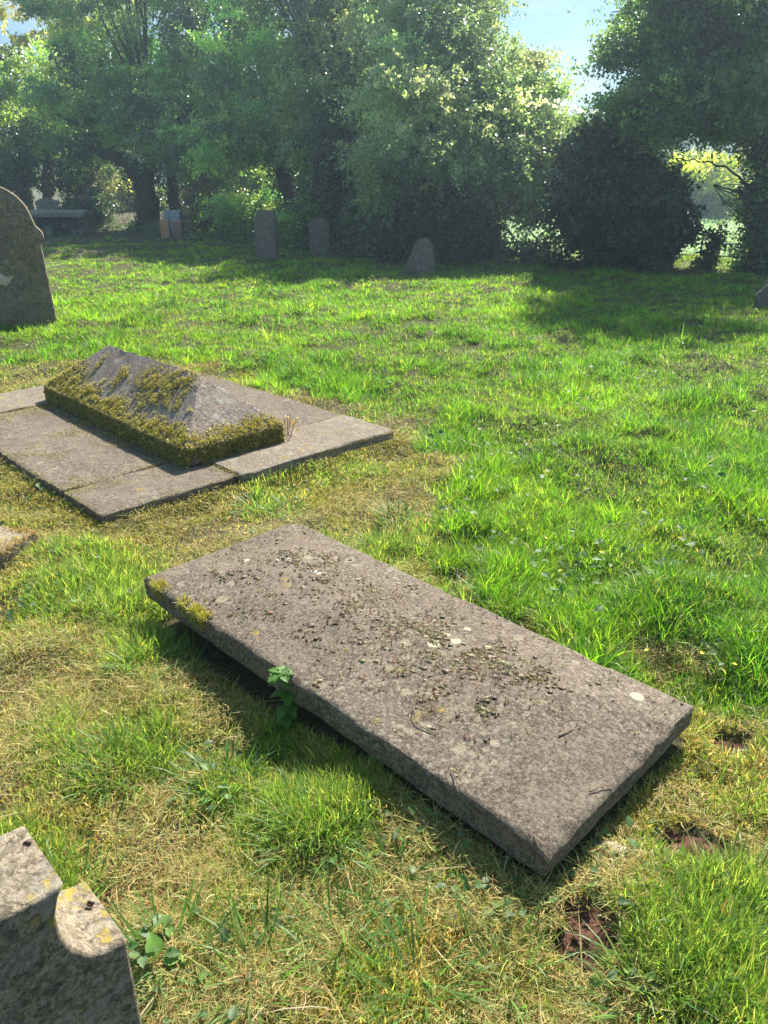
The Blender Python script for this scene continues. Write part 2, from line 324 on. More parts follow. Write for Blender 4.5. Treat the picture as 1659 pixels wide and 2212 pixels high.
def joinm(parts):
    V=[];Q=[];T=[];Cc=[];o=0
    for v,q,t,c in parts:
        V.append(v); Cc.append(c)
        if q is not None: Q.append(np.asarray(q)+o)
        if t is not None: T.append(np.asarray(t)+o)
        o+=len(v)
    return np.concatenate(V),(np.concatenate(Q) if Q else None),(np.concatenate(T) if T else None),np.concatenate(Cc)
def hexmix(cols,w_,n,var=.18):
    cols=np.array(cols); i=rng.choice(len(cols),n,p=np.array(w_)/sum(w_)); return cols[i]*(1+rng.normal(0,var,(n,1)))*(1+rng.normal(0,.06,(n,3)))
# lush boundary: mown ground lies camera-side of this line
BND=[px(*p)[:2] for p in ((-250,800),(200,790),(390,790),(745,880),(860,925),(1060,960),(1000,1090),(860,1140),(790,1180),(950,1225),(1180,1370),(1400,1470),(1700,1530))]
MOWN=[np.array([-9,7.2])]+BND+[np.array([2.6,2.0]),np.array([3.2,-3]),np.array([-9,-3])]
def lush(x,y):
    xx=x+.62*(fbm(x*2.6,y*2.6,21,4)-.5)*2+rng.normal(0,.07,len(x)); yy=y+.62*(fbm(x*2.6,y*2.6,22,4)-.5)*2+rng.normal(0,.07,len(x))
    return ~inpoly(xx,yy,MOWN)
HEAD={}   # footprints of stones
EXC=[LED,BASE]
NEARG=[near_e+nn*.01,near_e+ns*.8+nn*.01,near_e+ns*.8-nn*.13,near_e-nn*.13]
EXC.append(NEARG)
def scat(n,y0,y1,pw=1.0):
    t=rng.random(n)
    if pw==1: y=y0*(y1/y0)**t
    else: y=(y0**(1-pw)+t*(y1**(1-pw)-y0**(1-pw)))**(1/(1-pw))
    x=(rng.random(n)*2-1)*(.56*y+.9)
    return x,y
def excl(x,y,m=0.0):
    e=np.zeros(len(x),bool)
    for P in EXC: e|=inpoly(x,y,P)
    return e
def edgeD(x,y):
    return np.minimum(segdist(x,y,LED),segdist(x,y,BASE))
def put(name,parts,mat,label,cat):
    V,Q,T,Cc=joinm(parts); o=mesh(name,V,Q,T,mat,Cc); return tag(o,label,cat,kind='stuff')
GR_L=[(.11,.19,.012),(.15,.23,.016),(.08,.15,.015),(.20,.27,.03),(.28,.26,.08)]
def clump(x,y,s,f): return fbm(x*f,y*f,s,3)
# --- tall lush grass, grown as tufts
def tufts(cx,cy,nb,hmean,rad,cols,wts,wid,colvar=.2,splay=1.0,dirn=None,ln=.0):
    """cx,cy: tuft centres; nb blades each, splaying from the centre."""
    i=np.repeat(np.arange(len(cx)),nb); n=len(i); a_=rng.random(n)*6.283; rr=rng.random(n)**.6*rad[i]
    X=cx[i]+rr*np.cos(a_); Y=cy[i]+rr*np.sin(a_); ok=~excl(X,Y)&(soilmask(X,Y)<.6); i,a_,rr,X,Y=i[ok],a_[ok],rr[ok],X[ok],Y[ok]; n=len(i)
    tc=hexmix(cols,wts,len(cx),colvar); col=tc[i]*(1+rng.normal(0,.13,(n,1)))
    dry_=rng.random(n)<.035; col[dry_]=hexmix([(.42,.36,.16),(.34,.30,.10)],[1,1],dry_.sum())
    h=hmean[i]*(.35+.85*rng.random(n)); ph=a_+rng.normal(0,.5,n); tl=np.abs(rng.normal(.10,.16,n))+.35*splay*rr/np.maximum(rad[i],1e-4)
    if dirn is not None:
        vx=np.cos(ph)*tl+ln*np.cos(dirn[i]); vy=np.sin(ph)*tl+ln*np.sin(dirn[i]); ph=np.arctan2(vy,vx); tl=np.hypot(vx,vy)
    return blades(np.stack([X,Y,H(X,Y)-.004],-1),h,wid[i]*(.6+.7*rng.random(n)),ph,tl,np.abs(rng.normal(.8,.55,n)),np.clip(col,.01,.6))
N=100000
x,y=scat(N,1.6,22,1.15); keep=lush(x,y)&~excl(x,y)&(y<hedge_y(x)+1.5)&(soilmask(x,y)<.4); x=x[keep];y=y[keep]
cl=clump(x,y,41,2.2); cl2=clump(x,y,43,.7); c3=clump(x,y,45,7)
keep=rng.random(len(x))<np.clip(.55+1.6*(cl-.4)+.6*(c3-.5),.38,1); x,y,cl,cl2,c3=[q[keep] for q in (x,y,cl,cl2,c3)]; n_=len(x)
hm=(.040+.21*np.clip(cl-.34,0,1)+.08*(cl2-.5)+.05*(c3-.5))*(.5+.9*rng.random(n_)); hm=np.where(rng.random(n_)<.06,hm*1.45,hm); hm=np.clip(hm,.025,.27)*(1-.2*smooth(5,16,y)); hm=np.where(y>hedge_y(x)-1.8,hm*.6,hm)
nb=rng.integers(12,26,n_); warm=(cl2-.5)
parts=[]
for sel,cols_ in ((warm>=0,[(0.14, 0.2856, 0.0126), (0.1792, 0.3192, 0.018), (0.1008, 0.2184, 0.0126), (0.2464, 0.3248, 0.0405), (0.0728, 0.1568, 0.0126)]),(warm<0,[(0.0952, 0.224, 0.0144), (0.1232, 0.2632, 0.0198), (0.065, 0.1568, 0.0126), (0.1736, 0.2856, 0.0315), (0.0448, 0.112, 0.0126)])):
    parts.append(tufts(x[sel],y[sel],nb[sel],hm[sel],(.018+.03*rng.random(n_))[sel],cols_,[4,3,3,2,2],((.0024+.0020*rng.random(n_))*(1+1.3*smooth(4,15,y)))[sel],.24,1.0,(2*np.pi*clump(x,y,47,1.1)*2)[sel],.12))
# low undergrowth of blades between the tufts
N=420000
x,y=scat(N,1.6,20,1.0); keep=lush(x,y)&~excl(x,y)&(y<hedge_y(x)+1)&(soilmask(x,y)<.5); x=x[keep];y=y[keep]; n_=len(x)
parts.append(blades(np.stack([x,y,H(x,y)-.003],-1),.02+.05*rng.random(n_),(.003+.003*rng.random(n_))*(1+1.2*smooth(4,14,y)),rng.random(n_)*6.283,np.abs(rng.normal(.5,.4,n_)),rng.normal(.5,.5,n_),hexmix([(.11,.19,.03),(.16,.23,.04),(.26,.25,.08),(.08,.13,.03)],[3,3,1.3,2],n_,.2)))
put('lush_grass',parts,M_grass,'tall bright green grass covering the sunlit lawn behind the stones','grass')
# --- mown short grass
N=1000000
x,y=scat(N,.55,8.5,1.0); keep=(~lush(x,y))&~excl(x,y)&(soilmask(x,y)<.35); x=x[keep];y=y[keep]
g1=clump(x,y,51,1.9); g2=clump(x,y,52,6)
# photograph's greener areas
def gauss(x,y,p,r): return np.exp(-((x-p[0])**2+(y-p[1])**2)/r**2)
green=np.zeros(len(x))
for q,r_ in (((200,1270),.38),((700,1780),.30),((250,1650),.22),((560,1085),.22),((880,1150),.3),((60,1900),.2),((500,2050),.22),((1000,2080),.2),((1580,1950),.22),((1560,2150),.25),((1600,1640),.18),((1620,1740),.15),((1500,1560),.15),((860,2180),.2),((300,1420),.2),((200,1100),.0001),((1180,1300),.3)):
    green=np.maximum(green,gauss(x,y,px(*q),r_))
dry=np.zeros(len(x))
for q,r_ in (((60,1080),.45),((500,1110),.35),((130,1450),.16),((960,960),.5),((820,1090),.35),((300,1880),.14),((1290,1370),.3),((1600,1620),.3),((300,1130),.3),((1000,1960),.25)):
    dry=np.maximum(dry,gauss(x,y,px(*q),r_))
gv=np.clip(g1*1.9-.78+.60*green-.45*dry+1.1*(g2-.5),0,1)
keep=rng.random(len(x))<.32+.8*gv; x,y,g1,g2,green,dry,gv=[q[keep] for q in (x,y,g1,g2,green,dry,gv)]
n_=len(x)
hh=(.012+.05*gv**1.3+.03*np.clip(green,0,1))*(.5+.9*rng.random(n_))
gcol=hexmix([(0.1416, 0.236, 0.0354), (0.1888, 0.2832, 0.0531), (0.1003, 0.177, 0.0354), (0.295, 0.3186, 0.0826)],[4,4,2,3],n_,.25)
dcol=hexmix([(0.408, 0.3, 0.132), (0.504, 0.396, 0.18), (0.336, 0.288, 0.096), (0.288, 0.168, 0.072)],[3,3,3,1],n_,.2)
isdry=rng.random(n_)<np.clip(.62-.85*gv+.35*dry,.03,.95); col=np.where(isdry[:,None],dcol,gcol)
wsc=1+np.maximum(0,y-2)*.22
P=np.stack([x,y,H(x,y)-.003],-1)
phi=rng.random(n_)*6.283
parts=[blades(P,hh,(.0021+.0024*rng.random(n_))*wsc,phi,np.abs(rng.normal(.25,.4,n_)),np.abs(rng.normal(.7,.5,n_)),np.clip(col,.01,.6))]
# bigger leafy tufts
tc_=[px(*q) for q in ((560,1095),(620,1110),(700,1790),(660,1840),(250,1670),(300,1650),(900,2150),(1560,2120),(1620,2150),(1600,1960),(380,2080),(60,1930),(540,2130),(1100,2150),(330,1450),(420,1430),(830,1180),(1090,1330),(740,2060),(690,1200),(1000,1300),(1250,1480),(860,1120),(150,1960),(1400,2190),(1500,2060),(480,1700),(860,1950))]
N=13000
x,y=scat(N,.6,8,1.0); keep=(~lush(x,y))&~excl(x,y)&(soilmask(x,y)<.4); x,y=x[keep],y[keep]
green=np.zeros(len(x))
for q,r_ in (((200,1270),.38),((700,1780),.30),((250,1650),.22),((560,1085),.22),((880,1150),.3),((60,1900),.2),((500,2050),.22),((1000,2080),.2),((1580,1950),.22),((1560,2150),.25),((1600,1640),.18),((1620,1740),.15),((1500,1560),.15),((860,2180),.2),((300,1420),.2),((1180,1300),.3)):
    green=np.maximum(green,gauss(x,y,px(*q),r_))
g1=clump(x,y,51,1.9); kk=rng.random(len(x))<np.clip(.24+.6*green+2.2*(g1-.5)+1.2*(clump(x,y,52,6)-.5),.03,1); x,y,green=x[kk],y[kk],green[kk]; n_=len(x)
parts.append(tufts(x,y,rng.integers(8,22,n_),(.028+.045*green+.02*rng.random(n_))*(.6+.8*rng.random(n_)),.012+.02*rng.random(n_),[(0.1568, 0.2576, 0.0392), (0.2128, 0.3024, 0.056), (0.112, 0.2016, 0.0392), (0.336, 0.3248, 0.0896), (0.1344, 0.224, 0.0784)],[4,3,3,2,1.5],(.0028+.001*rng.random(n_))*(1+np.maximum(0,y-2)*.2),.24,1.4))
for q in tc_:
    n_=int(rng.integers(60,130)); r_=rng.random(n_)**.5*.085; a_=rng.random(n_)*6.283; X=q[0]+r_*np.cos(a_); Y=q[1]+r_*np.sin(a_)
    kk=~excl(X,Y); X,Y,a_,r_=X[kk],Y[kk],a_[kk],r_[kk]; n_=len(X)
    if n_<3: continue
    parts.append(blades(np.stack([X,Y,H(X,Y)-.004],-1),(.07+.10*rng.random(n_)),.0035+.003*rng.random(n_),a_+rng.normal(0,.5,n_),.15+r_*5+np.abs(rng.normal(0,.2,n_)),np.abs(rng.normal(.8,.4,n_)),hexmix([(.07,.16,.03),(.11,.21,.04),(.10,.18,.06)],[1,1,1],n_)))
put('mown_grass',parts,M_grass,'short patchy mown grass in green and yellow between the graves','grass')
# --- straw clippings
N=520000
x,y=scat(N,.55,8,.95); keep=(~lush(x,y))&~excl(x,y)&(soilmask(x,y)<.8); x=x[keep];y=y[keep]
s1=clump(x,y,61,2.6); RT=np.maximum(gauss(x,y,px(1540,1700),.35),gauss(x,y,px(1400,1800),.15)); keep=rng.random(len(x))<np.clip(.30+3.2*(s1-.38),.12,1)*(1-.7*RT); x=x[keep];y=y[keep];s1=s1[keep]; n_=len(x)
col=hexmix([(0.4392, 0.3416, 0.1464), (0.5612, 0.4514, 0.2196), (0.3782, 0.366, 0.122), (0.2928, 0.183, 0.0732), (0.2806, 0.3416, 0.1098)],[4,2.2,4,2.2,2.5],n_,.2)
P=np.stack([x,y,H(x,y)+.008+.026*rng.random(n_)**1.5*np.clip(s1*2,0,1)],-1)
parts=[blades(P,(.018+.05*rng.random(n_)**1.5),(.0010+.0016*rng.random(n_)**2)*(1+np.maximum(0,y-2)*.45),rng.random(n_)*6.283,1.25+rng.normal(0,.22,n_),rng.normal(.25,.35,n_),np.clip(col,.02,.7),gam=rng.normal(0,1.2,n_),taper=False,psi=rng.random(n_)*6.283)]
# long pale stems lying about
n2=420; x,y=scat(n2,.7,6,1.3); kk=(~lush(x,y))&~excl(x,y); x,y=x[kk],y[kk]; n2=len(x)
parts.append(blades(np.stack([x,y,H(x,y)+.02],-1),.08+.12*rng.random(n2),.0022+.0014*rng.random(n2),rng.random(n2)*6.283,1.3+rng.normal(0,.1,n2),rng.normal(.3,.2,n2),hexmix([(.42,.35,.2),(.32,.25,.13)],[2,1],n2),gam=rng.normal(0,.8,n2),taper=False))
put('straw_clippings',parts,M_straw,'dry tan mowing clippings scattered over the short turf','dry grass')
# --- ground moss
MS=[((1560,1650),.25,.9),((1430,1760),.15,.9),((1600,1800),.15,.8),((1350,1900),.12,.9),((100,1060),.4,1),((420,1100),.25,.9),((700,1030),.3,.8),((900,1010),.35,.8),((560,1560),.12,.7),((1150,1980),.14,1),((1180,1900),.1,.8),((870,1880),.16,.9),((1420,1780),.12,.9),((1300,1880),.15,.8),((1260,1400),.2,.8),((1460,1480),.2,.7),((420,1290),.1,1),((300,1330),.12,.9),((1050,1860),.12,.8),((1230,2130),.12,.9),((1380,1950),.1,.8),((480,1900),.12,.6),((620,1880),.12,.6),((1560,1760),.1,.8),((60,1360),.2,.7)]
N=1000000
x,y=scat(N,.6,7.5,.7); keep=(~lush(x,y))&~excl(x,y)&(soilmask(x,y)<.6); x=x[keep];y=y[keep]
mm=np.zeros(len(x))
for q,r_,a_ in MS: mm=np.maximum(mm,a_*gauss(x,y,px(*q),r_))
mm=mm+.20+.45*np.exp(-edgeD(x,y)/.05)+1.8*(clump(x,y,71,4.5)-.5)
keep=rng.random(len(x))<smooth(.25,.6,mm); x,y,mm=x[keep],y[keep],mm[keep]; n_=len(x)
lump=.02*(fbm(x*16,y*16,72,2)-.3)
P=np.stack([x,y,H(x,y)+np.maximum(0,lump)],-1)
col=hexmix([(0.3472, 0.3248, 0.056), (0.4368, 0.4032, 0.0896), (0.224, 0.2352, 0.0448), (0.3696, 0.2464, 0.0672)],[4,3,2.5,1.],n_,.2)
put('ground_moss',[blades(P,(.008+.013*rng.random(n_)),(.0020+.0016*rng.random(n_))*(1+np.maximum(0,y-2)*.4),rng.random(n_)*6.283,np.abs(rng.normal(.4,.35,n_)),rng.normal(.3,.4,n_),np.clip(col,.02,.6),seg=2)],M_moss,'golden olive moss in low cushions on the short turf around the slabs','moss')
# --- broad weed leaves
def leafshape(nv=5,serr=.0):
    # outline of a toothed ovate leaf, unit length along x
    pts=[(0,0)]; m_=9
    for i in range(1,m_): 
        t=i/m_; wv=.36*math.sin(math.pi*t**.75)*(1+ (serr if i%2 else -serr)); pts.append((t,wv))
    pts.append((1,0))
    for i in range(m_-1,0,-1):
        t=i/m_; wv=.36*math.sin(math.pi*t**.75)*(1+ (serr if i%2 else -serr)); pts.append((t,-wv))
    return np.array(pts)
def bigleaves(P,size,yaw,pitch,roll,col,serr=.16,wide=1.0):
    S=leafshape(serr=serr); n=len(P); k_=len(S)
    lx=S[:,0]; ly=S[:,1]*wide; lz=np.abs(S[:,1])*.35-.25*lx**2
    size=np.broadcast_to(size,n)[:,None]
    X=lx[None]*size; Y=ly[None]*size; Z=lz[None]*size
    X=np.concatenate([X,.5*size],1); Y=np.concatenate([Y,0*size],1); Z=np.concatenate([Z,-.06*size],1)
    cr_,sr_=np.cos(roll)[:,None],np.sin(roll)[:,None]; Y,Z=Y*cr_-Z*sr_,Y*sr_+Z*cr_
    cp,sp=np.cos(pitch)[:,None],np.sin(pitch)[:,None]; X,Z=X*cp-Z*sp,X*sp+Z*cp
    cy,sy=np.cos(yaw)[:,None],np.sin(yaw)[:,None]; X,Y=X*cy-Y*sy,X*sy+Y*cy
    V=np.stack([X,Y,Z],-1)+P[:,None,:]; b0=(np.arange(n)*(k_+1))[:,None]
    j=np.arange(k_); T=np.stack([b0+j,b0+(j+1)%k_,b0+k_+0*j],-1).reshape(-1,3)
    return V.reshape(-1,3),None,T,np.repeat(col,k_+1,0)
N=24000
x,y=scat(N,.7,13,1.2); wn=clump(x,y,81,2.0)+.25*(clump(x,y,82,7)-.5)
wb=np.zeros(N)
for q,r_ in (((200,1290),.3),((60,1310),.25),((480,1700),.2),((330,2090),.06),((1350,1150),.35),((620,1620),.15),((220,700),.5),((180,660),.5),((1250,1240),.3),((560,1250),.2),((1050,2000),.06),((1500,1250),.3),((900,700),.5)):
    wb=np.maximum(wb,gauss(x,y,px(*q),r_))
lu=lush(x,y)
keep=(rng.random(N)<np.clip(.05+2.4*(wn-.54)+.8*wb,0,.9))&~excl(x,y)&(soilmask(x,y)<.5)&(y<hedge_y(x)-.5); x,y,lu,wb=x[keep],y[keep],lu[keep],wb[keep]; n_=len(x)
z=H(x,y)+np.where(lu,.03+.10*rng.random(n_),.008+.035*rng.random(n_)+.04*wb*rng.random(n_))
col=hexmix([(.07,.14,.045),(.10,.19,.05),(.12,.17,.09),(.06,.11,.04)],[3,3,2,2],n_,.15)
parts=[bigleaves(np.stack([x,y,z],-1),.014+.022*rng.random(n_)+.012*lu,rng.random(n_)*6.283,rng.normal(.15,.35,n_),rng.normal(0,.4,n_),col)]
put('weed_leaves',parts,M_weed,'toothed broad weed leaves growing low among the grass','weeds')

# ================================================================ stones
def frame(c,z,ax):     # local frame: x along ax, y to its left
    return np.array([c[0],c[1],z]),math.atan2(ax[1],ax[0])
def block(name,L_,W_,T_,top,mat,parent=None,res=.02,edge=.008,jit=.003,seed=0,under=True,chips=()):
    """Stone slab centred on the origin, underside at z=0, arris rounded, top given by top(x,y)."""
    nx=max(6,int(L_/res)); ny=max(6,int(W_/res))
    def ax_(Ln,n):
        a=np.linspace(-Ln/2,Ln/2,n+1); e=edge
        return np.unique(np.concatenate([a,[-Ln/2+e*.35,-Ln/2+e,Ln/2-e,Ln/2-e*.35]]))
    xs_=ax_(L_,nx); ys_=ax_(W_,ny); nx=len(xs_); ny=len(ys_)
    X,Y=np.meshgrid(xs_,ys_); d=np.minimum(L_/2-np.abs(X),W_/2-np.abs(Y))
    Z=top(X,Y); q=np.clip(1-d/edge,0,1); Z=Z-edge*(1-np.sqrt(np.clip(1-q*q*.98,0,1)))
    Z=Z+jit*(fbm(X*9+seed*5,Y*9,seed+60,4)-.5)*2
    for (cx,cy,r,dp) in chips: Z=Z-dp*np.clip(1-np.hypot(X-cx,Y-cy)/r,0,1)**.6
    wob=lambda X,Y,s:(fbm(X*7+seed,Y*7+s,seed+s,4)-.5)*jit*3
    bx=np.where(np.abs(np.abs(X)-L_/2)<1e-9,np.sign(X)*wob(X,Y,3),0); by=np.where(np.abs(np.abs(Y)-W_/2)<1e-9,np.sign(Y)*wob(X,Y,4),0)
    V=[np.stack([X+bx,Y+by,Z],-1).reshape(-1,3)]; idx=np.arange(nx*ny).reshape(ny,nx)
    Q=[np.stack([idx[:-1,:-1],idx[:-1,1:],idx[1:,1:],idx[1:,:-1]],-1).reshape(-1,4)]
    ring=np.concatenate([idx[0,:-1],idx[:-1,-1],idx[-1,:0:-1],idx[:0:-1,0]]); tp=V[0][ring]; o=nx*ny; prev=ring; m_=len(ring); lv=5
    for k_ in range(1,lv+1):
        t=k_/lv; v=tp.copy(); v[:,2]=tp[:,2]*(1-t); s_=1-(.004 if k_<lv else .012)
        v[:,0]=tp[:,0]*s_+(fbm(tp[:,0]*11+k_,tp[:,1]*11+v[:,2]*20,seed+7,3)-.5)*jit*2.2; v[:,1]=tp[:,1]*s_+(fbm(tp[:,0]*11,tp[:,1]*11+k_*3,seed+9,3)-.5)*jit*2.2
        V.append(v); cur=np.arange(o,o+m_); o+=m_
        Q.append(np.stack([prev,cur,np.roll(cur,-1),np.roll(prev,-1)],-1)); prev=cur
    V=np.concatenate(V); c_=len(V); V=np.vstack([V,[[0,0,0]]])
    T=np.stack([prev,np.full(m_,c_),np.roll(prev,-1)],-1)
    o_=mesh(name,V,Q=np.concatenate(Q),T=T,mat=mat,parent=parent)
    me=o_.data; me.update(); return o_
# sharpen big creases
def crease(o,deg=38):
    me=o.data
    try: me.set_sharp_from_angle(angle=R(deg))
    except Exception: pass
# --- ledger stone
ang=math.atan2(eu[1],eu[0])
LT=.085; LZ=.2-LT
lr=empty('ledger_stone',(ledc[0],ledc[1],LZ),ang)
tag(lr,'large flat brown ledger slab spotted with lichen and moss, lying tilted out of the turf','grave slab','grave monuments')
def ltop(X,Y):
    d=np.minimum(LEDW/2-np.abs(Y),(LEDL/2-np.abs(X))*.95)/(LEDW/2); s_=np.sqrt(d*d+.003)
    return LT+.052*np.clip(d+.03-.14*np.exp(-((1-d)/.16)**2),0,1)
sl_=block('slab',LEDL,LEDW,LT,ltop,M_ledger,lr,res=.014,edge=.013,jit=.004,seed=1,chips=((.3,-.375,.05,.010),(-.2,-.375,.04,.008),(.0,.375,.05,.009),(.915,.05,.035,.010),(.915,-.37,.04,.014),(-.915,.37,.05,.012),(.917,-.30,.035,.012),(.6,.375,.05,.01),(-.4,.38,.03,.008),(.917,.2,.03,.008),(.2,-.373,.03,.006)))
crease(sl_)
fd=block('footing_stone',.28,.5,.12,lambda X,Y:.11+0*X,M_ledger,lr,res=.04,seed=9); fd.location=(-.72,0,-.11)
fd=block('footing_stone',.3,.42,.10,lambda X,Y:.075+0*X,M_ledger,lr,res=.04,seed=10); fd.location=(.55,.02,-.075)
# moss crumbs on the slab: clusters along the crown of the stone
def lumps(P,rad,col,sub=1,sq=.75):
    import bmesh
    bm=bmesh.new(); bmesh.ops.create_icosphere(bm,subdivisions=sub,radius=1); S=np.array([v.co[:] for v in bm.verts]); Fc=np.array([[v.index for v in f.verts] for f in bm.faces]); bm.free()
    n_=len(P); k_=len(S); r_=np.asarray(rad)[:,None,None]
    V=S[None]*(1+rng.normal(0,.30,(n_,k_,1)))*(1+rng.normal(0,.3,(n_,1,3)))*r_; V[:,:,2]*=sq; V=V+P[:,None,:]
    T=(Fc[None]+(np.arange(n_)*k_)[:,None,None]).reshape(-1,3); return V.reshape(-1,3),None,T,np.repeat(col,k_,0)
n_=16000; X=(rng.random(n_)-.5)*LEDL*.97; Y=(rng.random(n_)-.5)*LEDW*.95
band=np.exp(-((Y-.02+.03*np.sin(X*5))/.11)**2)*(.35+.65*smooth(-.95,-.3,X))*(1-smooth(.55,.85,X))
blob=np.zeros(n_)
for bx_,by_,r_,a_ in ((-.62,.10,.06,1),(-.5,.14,.09,1),(-.42,.06,.1,.9),(-.15,.12,.07,.8),(.12,.06,.11,1.1),(.28,.07,.12,1.3),(.42,.10,.10,1.4),(.52,.12,.06,1.2),(.3,-.16,.08,.8),(.42,-.17,.05,1),(.52,-.1,.04,1),(.2,-.15,.06,.6),(.6,-.22,.03,1),(-.8,-.05,.06,.7),(-.7,-.15,.05,.6),(-.2,-.05,.15,.5),(0,-.1,.2,.35),(-.4,-.1,.2,.4)):
    blob=np.maximum(blob,a_*np.exp(-((X-bx_)**2+(Y-by_)**2)/r_**2))
pr=.10*band+.8*blob*smooth(.45,.6,fbm(X*14,Y*14,91,3))+.05*smooth(.45,.7,fbm(X*5,Y*5,92,3))
kk=rng.random(n_)<pr; X,Y,blob=X[kk],Y[kk],blob[kk]; n_=len(X); Z=ltop(X,Y)
rad=.0016+.0065*rng.random(n_)**2.5+.002*blob
col=hexmix([(.15,.125,.06),(.10,.065,.035),(.24,.21,.11),(.17,.09,.05)],[3,2,2,1.2],n_,.25)
P=np.stack([X,Y,Z],-1); parts=[lumps(P,rad*1.1,col,1,.5)]
m_=n_*7; Pf=np.repeat(P,7,0)+rng.normal(0,.5,(m_,3))*np.repeat(rad,7)[:,None]; Pf[:,2]=np.repeat(Z,7)
parts.append(blades(Pf,.006+.008*rng.random(m_),np.full(m_,.0018),rng.random(m_)*6.283,np.abs(rng.normal(.5,.4,m_)),rng.normal(.3,.4,m_),np.clip(np.repeat(col,7,0)*1.5,.02,.6),seg=2))
V,Q,T,Cc=joinm(parts); o=mesh('moss',V,Q,T,M_moss,Cc,lr); o['kind']='stuff'
# golden moss tufts on the long shaded arris
def fuzz(P,nrm_,ln,col,wd=.0022):
    n_=len(P); phi=np.arctan2(nrm_[:,1],nrm_[:,0])+rng.normal(0,.7,n_); th=np.arccos(np.clip(nrm_[:,2],-1,1))+rng.normal(0,.45,n_)
    return blades(P,ln,np.full(n_,wd),phi,th,rng.normal(-.2,.5,n_),col,seg=2)
EM=[(-.81,.028,.8),(-.64,.022,.5),(-.56,.028,.8),(-.51,.02,.7)]
n_=9000; X=rng.uniform(-.88,-.3,n_); q=rng.random(n_); wgt=np.zeros(n_)
for c_,r_,a_ in EM: wgt=np.maximum(wgt,a_*np.exp(-((X-c_)/r_)**2))
wgt=wgt*(fbm(X*25,q*2,95,2)+.35); side_=rng.random(n_)<.55
Yv=np.where(side_,-LEDW/2-.001,-LEDW/2+.035*q**1.5); Zv=np.where(side_,LT*(1-q*q*.6),ltop(X,Yv)); kk=rng.random(n_)<wgt; X,Yv,Zv,side_=X[kk],Yv[kk],Zv[kk],side_[kk]; n_=len(X)
nr=np.where(side_[:,None],[0,-.8,.6],[0,-.3,.95]); col=hexmix([(.60,.50,.06),(.42,.38,.06),(.20,.19,.04)],[3,2,1.5],n_)
V,Q,T,Cc=joinm([fuzz(np.stack([X,Yv,Zv],-1),nr,.010+.012*rng.random(n_),np.clip(col,0,.6))]); o=mesh('golden_moss',V,Q,T,M_moss,Cc,lr); o['kind']='stuff'; o['label']='bright golden moss on the shaded edge'
# dry straws lying on the slab
n_=120; X=rng.normal(.25,.4,n_); Y=rng.normal(-.03,.16,n_); X[:60]=rng.normal(.4,.05,60); Y[:60]=rng.normal(-.2,.035,60); X[60:85]=rng.normal(.66,.04,25); Y[60:85]=rng.normal(-.12,.03,25)
X=np.clip(X,-.85,.85); Y=np.clip(Y,-.33,.33); c_,s_=math.cos(ang),math.sin(ang)
P=np.stack([ledc[0]+X*c_-Y*s_,ledc[1]+X*s_+Y*c_,LZ+ltop(X,Y)+.006],-1)
parts=[blades(P,.015+.045*rng.random(n_),.0011+.0008*rng.random(n_),rng.random(n_)*6.283,1.5+rng.normal(0,.06,n_),rng.normal(.05,.08,n_),hexmix([(.30,.24,.14),(.20,.15,.09),(.10,.07,.04)],[2,2,1],n_),gam=rng.normal(0,1.,n_),taper=False)]
put('straw_litter',parts,M_straw,'loose dry straws lying on top of the brown ledger slab','dry grass')
# tube helper
def tube(pts,rad,ns=8,cap=True):
    pts=np.array(pts,float); n_=len(pts); rad=np.broadcast_to(rad,n_); V=[];Q=[];T=[]
    tg=np.gradient(pts,axis=0); tg/=np.linalg.norm(tg,axis=1)[:,None]+1e-9
    up=np.array([0,0,1.]) if abs(tg[0][2])<.9 else np.array([1.,0,0])
    for i in range(n_):
        a_=np.cross(tg[i],up); a_/=np.linalg.norm(a_)+1e-9; b_=np.cross(tg[i],a_)
        for j in range(ns): t=2*math.pi*j/ns; V.append(pts[i]+rad[i]*(a_*math.cos(t)+b_*math.sin(t)))
    for i in range(n_-1):
        for j in range(ns): Q.append((i*ns+j,i*ns+(j+1)%ns,(i+1)*ns+(j+1)%ns,(i+1)*ns+j))
    V.append(pts[0]); V.append(pts[-1])
    for j in range(ns): T.append((n_*ns,(j+1)%ns,j)); T.append((n_*ns+1,(n_-1)*ns+j,(n_-1)*ns+(j+1)%ns))
    return np.array(V),np.array(Q),np.array(T),np.ones((len(V),3))*.1
def spline(pts,n=12):
    pts=np.array(pts,float); t=np.linspace(0,len(pts)-1,n); P=np.vstack([2*pts[0]-pts[1],pts,2*pts[-1]-pts[-2]]); o=[]
    for q in t:
        i=min(int(q),len(pts)-2); f=q-i; a,b,c,d=P[i:i+4]; o.append(.5*((2*b)+(c-a)*f+(2*a-5*b+4*c-d)*f*f+(3*b-3*c+d-a)*f**3))
    return np.array(o)
def tubes(lst,ns=8): return joinm([tube(p,r,ns) for p,r in lst])
M_twig=plain('dry_twig',(.12,.085,.05),(.24,.18,.11),40,bump=.001)
def lz(q,dz): # point on slab top seen at image position
    p=px(q[0],q[1],.225); return np.array([p[0],p[1],LZ+float(ltop(np.array([(p[:2]-ledc)@eu]),np.array([(p[:2]-ledc)@np.array([-eu[1],eu[0]])]))[0])+dz])
def twig(name,qs,r_,dz,label,cat,grp=None):
    P=spline([lz(q,d_) for q,d_ in zip(qs,dz)],14); V,Q,T,Cc=tube(P,np.linspace(r_,r_*.5,14),6); o=mesh(name,V,Q,T,M_twig); tag(o,label,cat,grp)
twig('twig',[(943,1583),(900,1560),(895,1532),(905,1519),(930,1530),(955,1555)],.0018,[.004,.01,.02,.024,.016,.004],'thin curved twig looping up from the middle of the ledger slab','twig','twigs on the ledger slab')
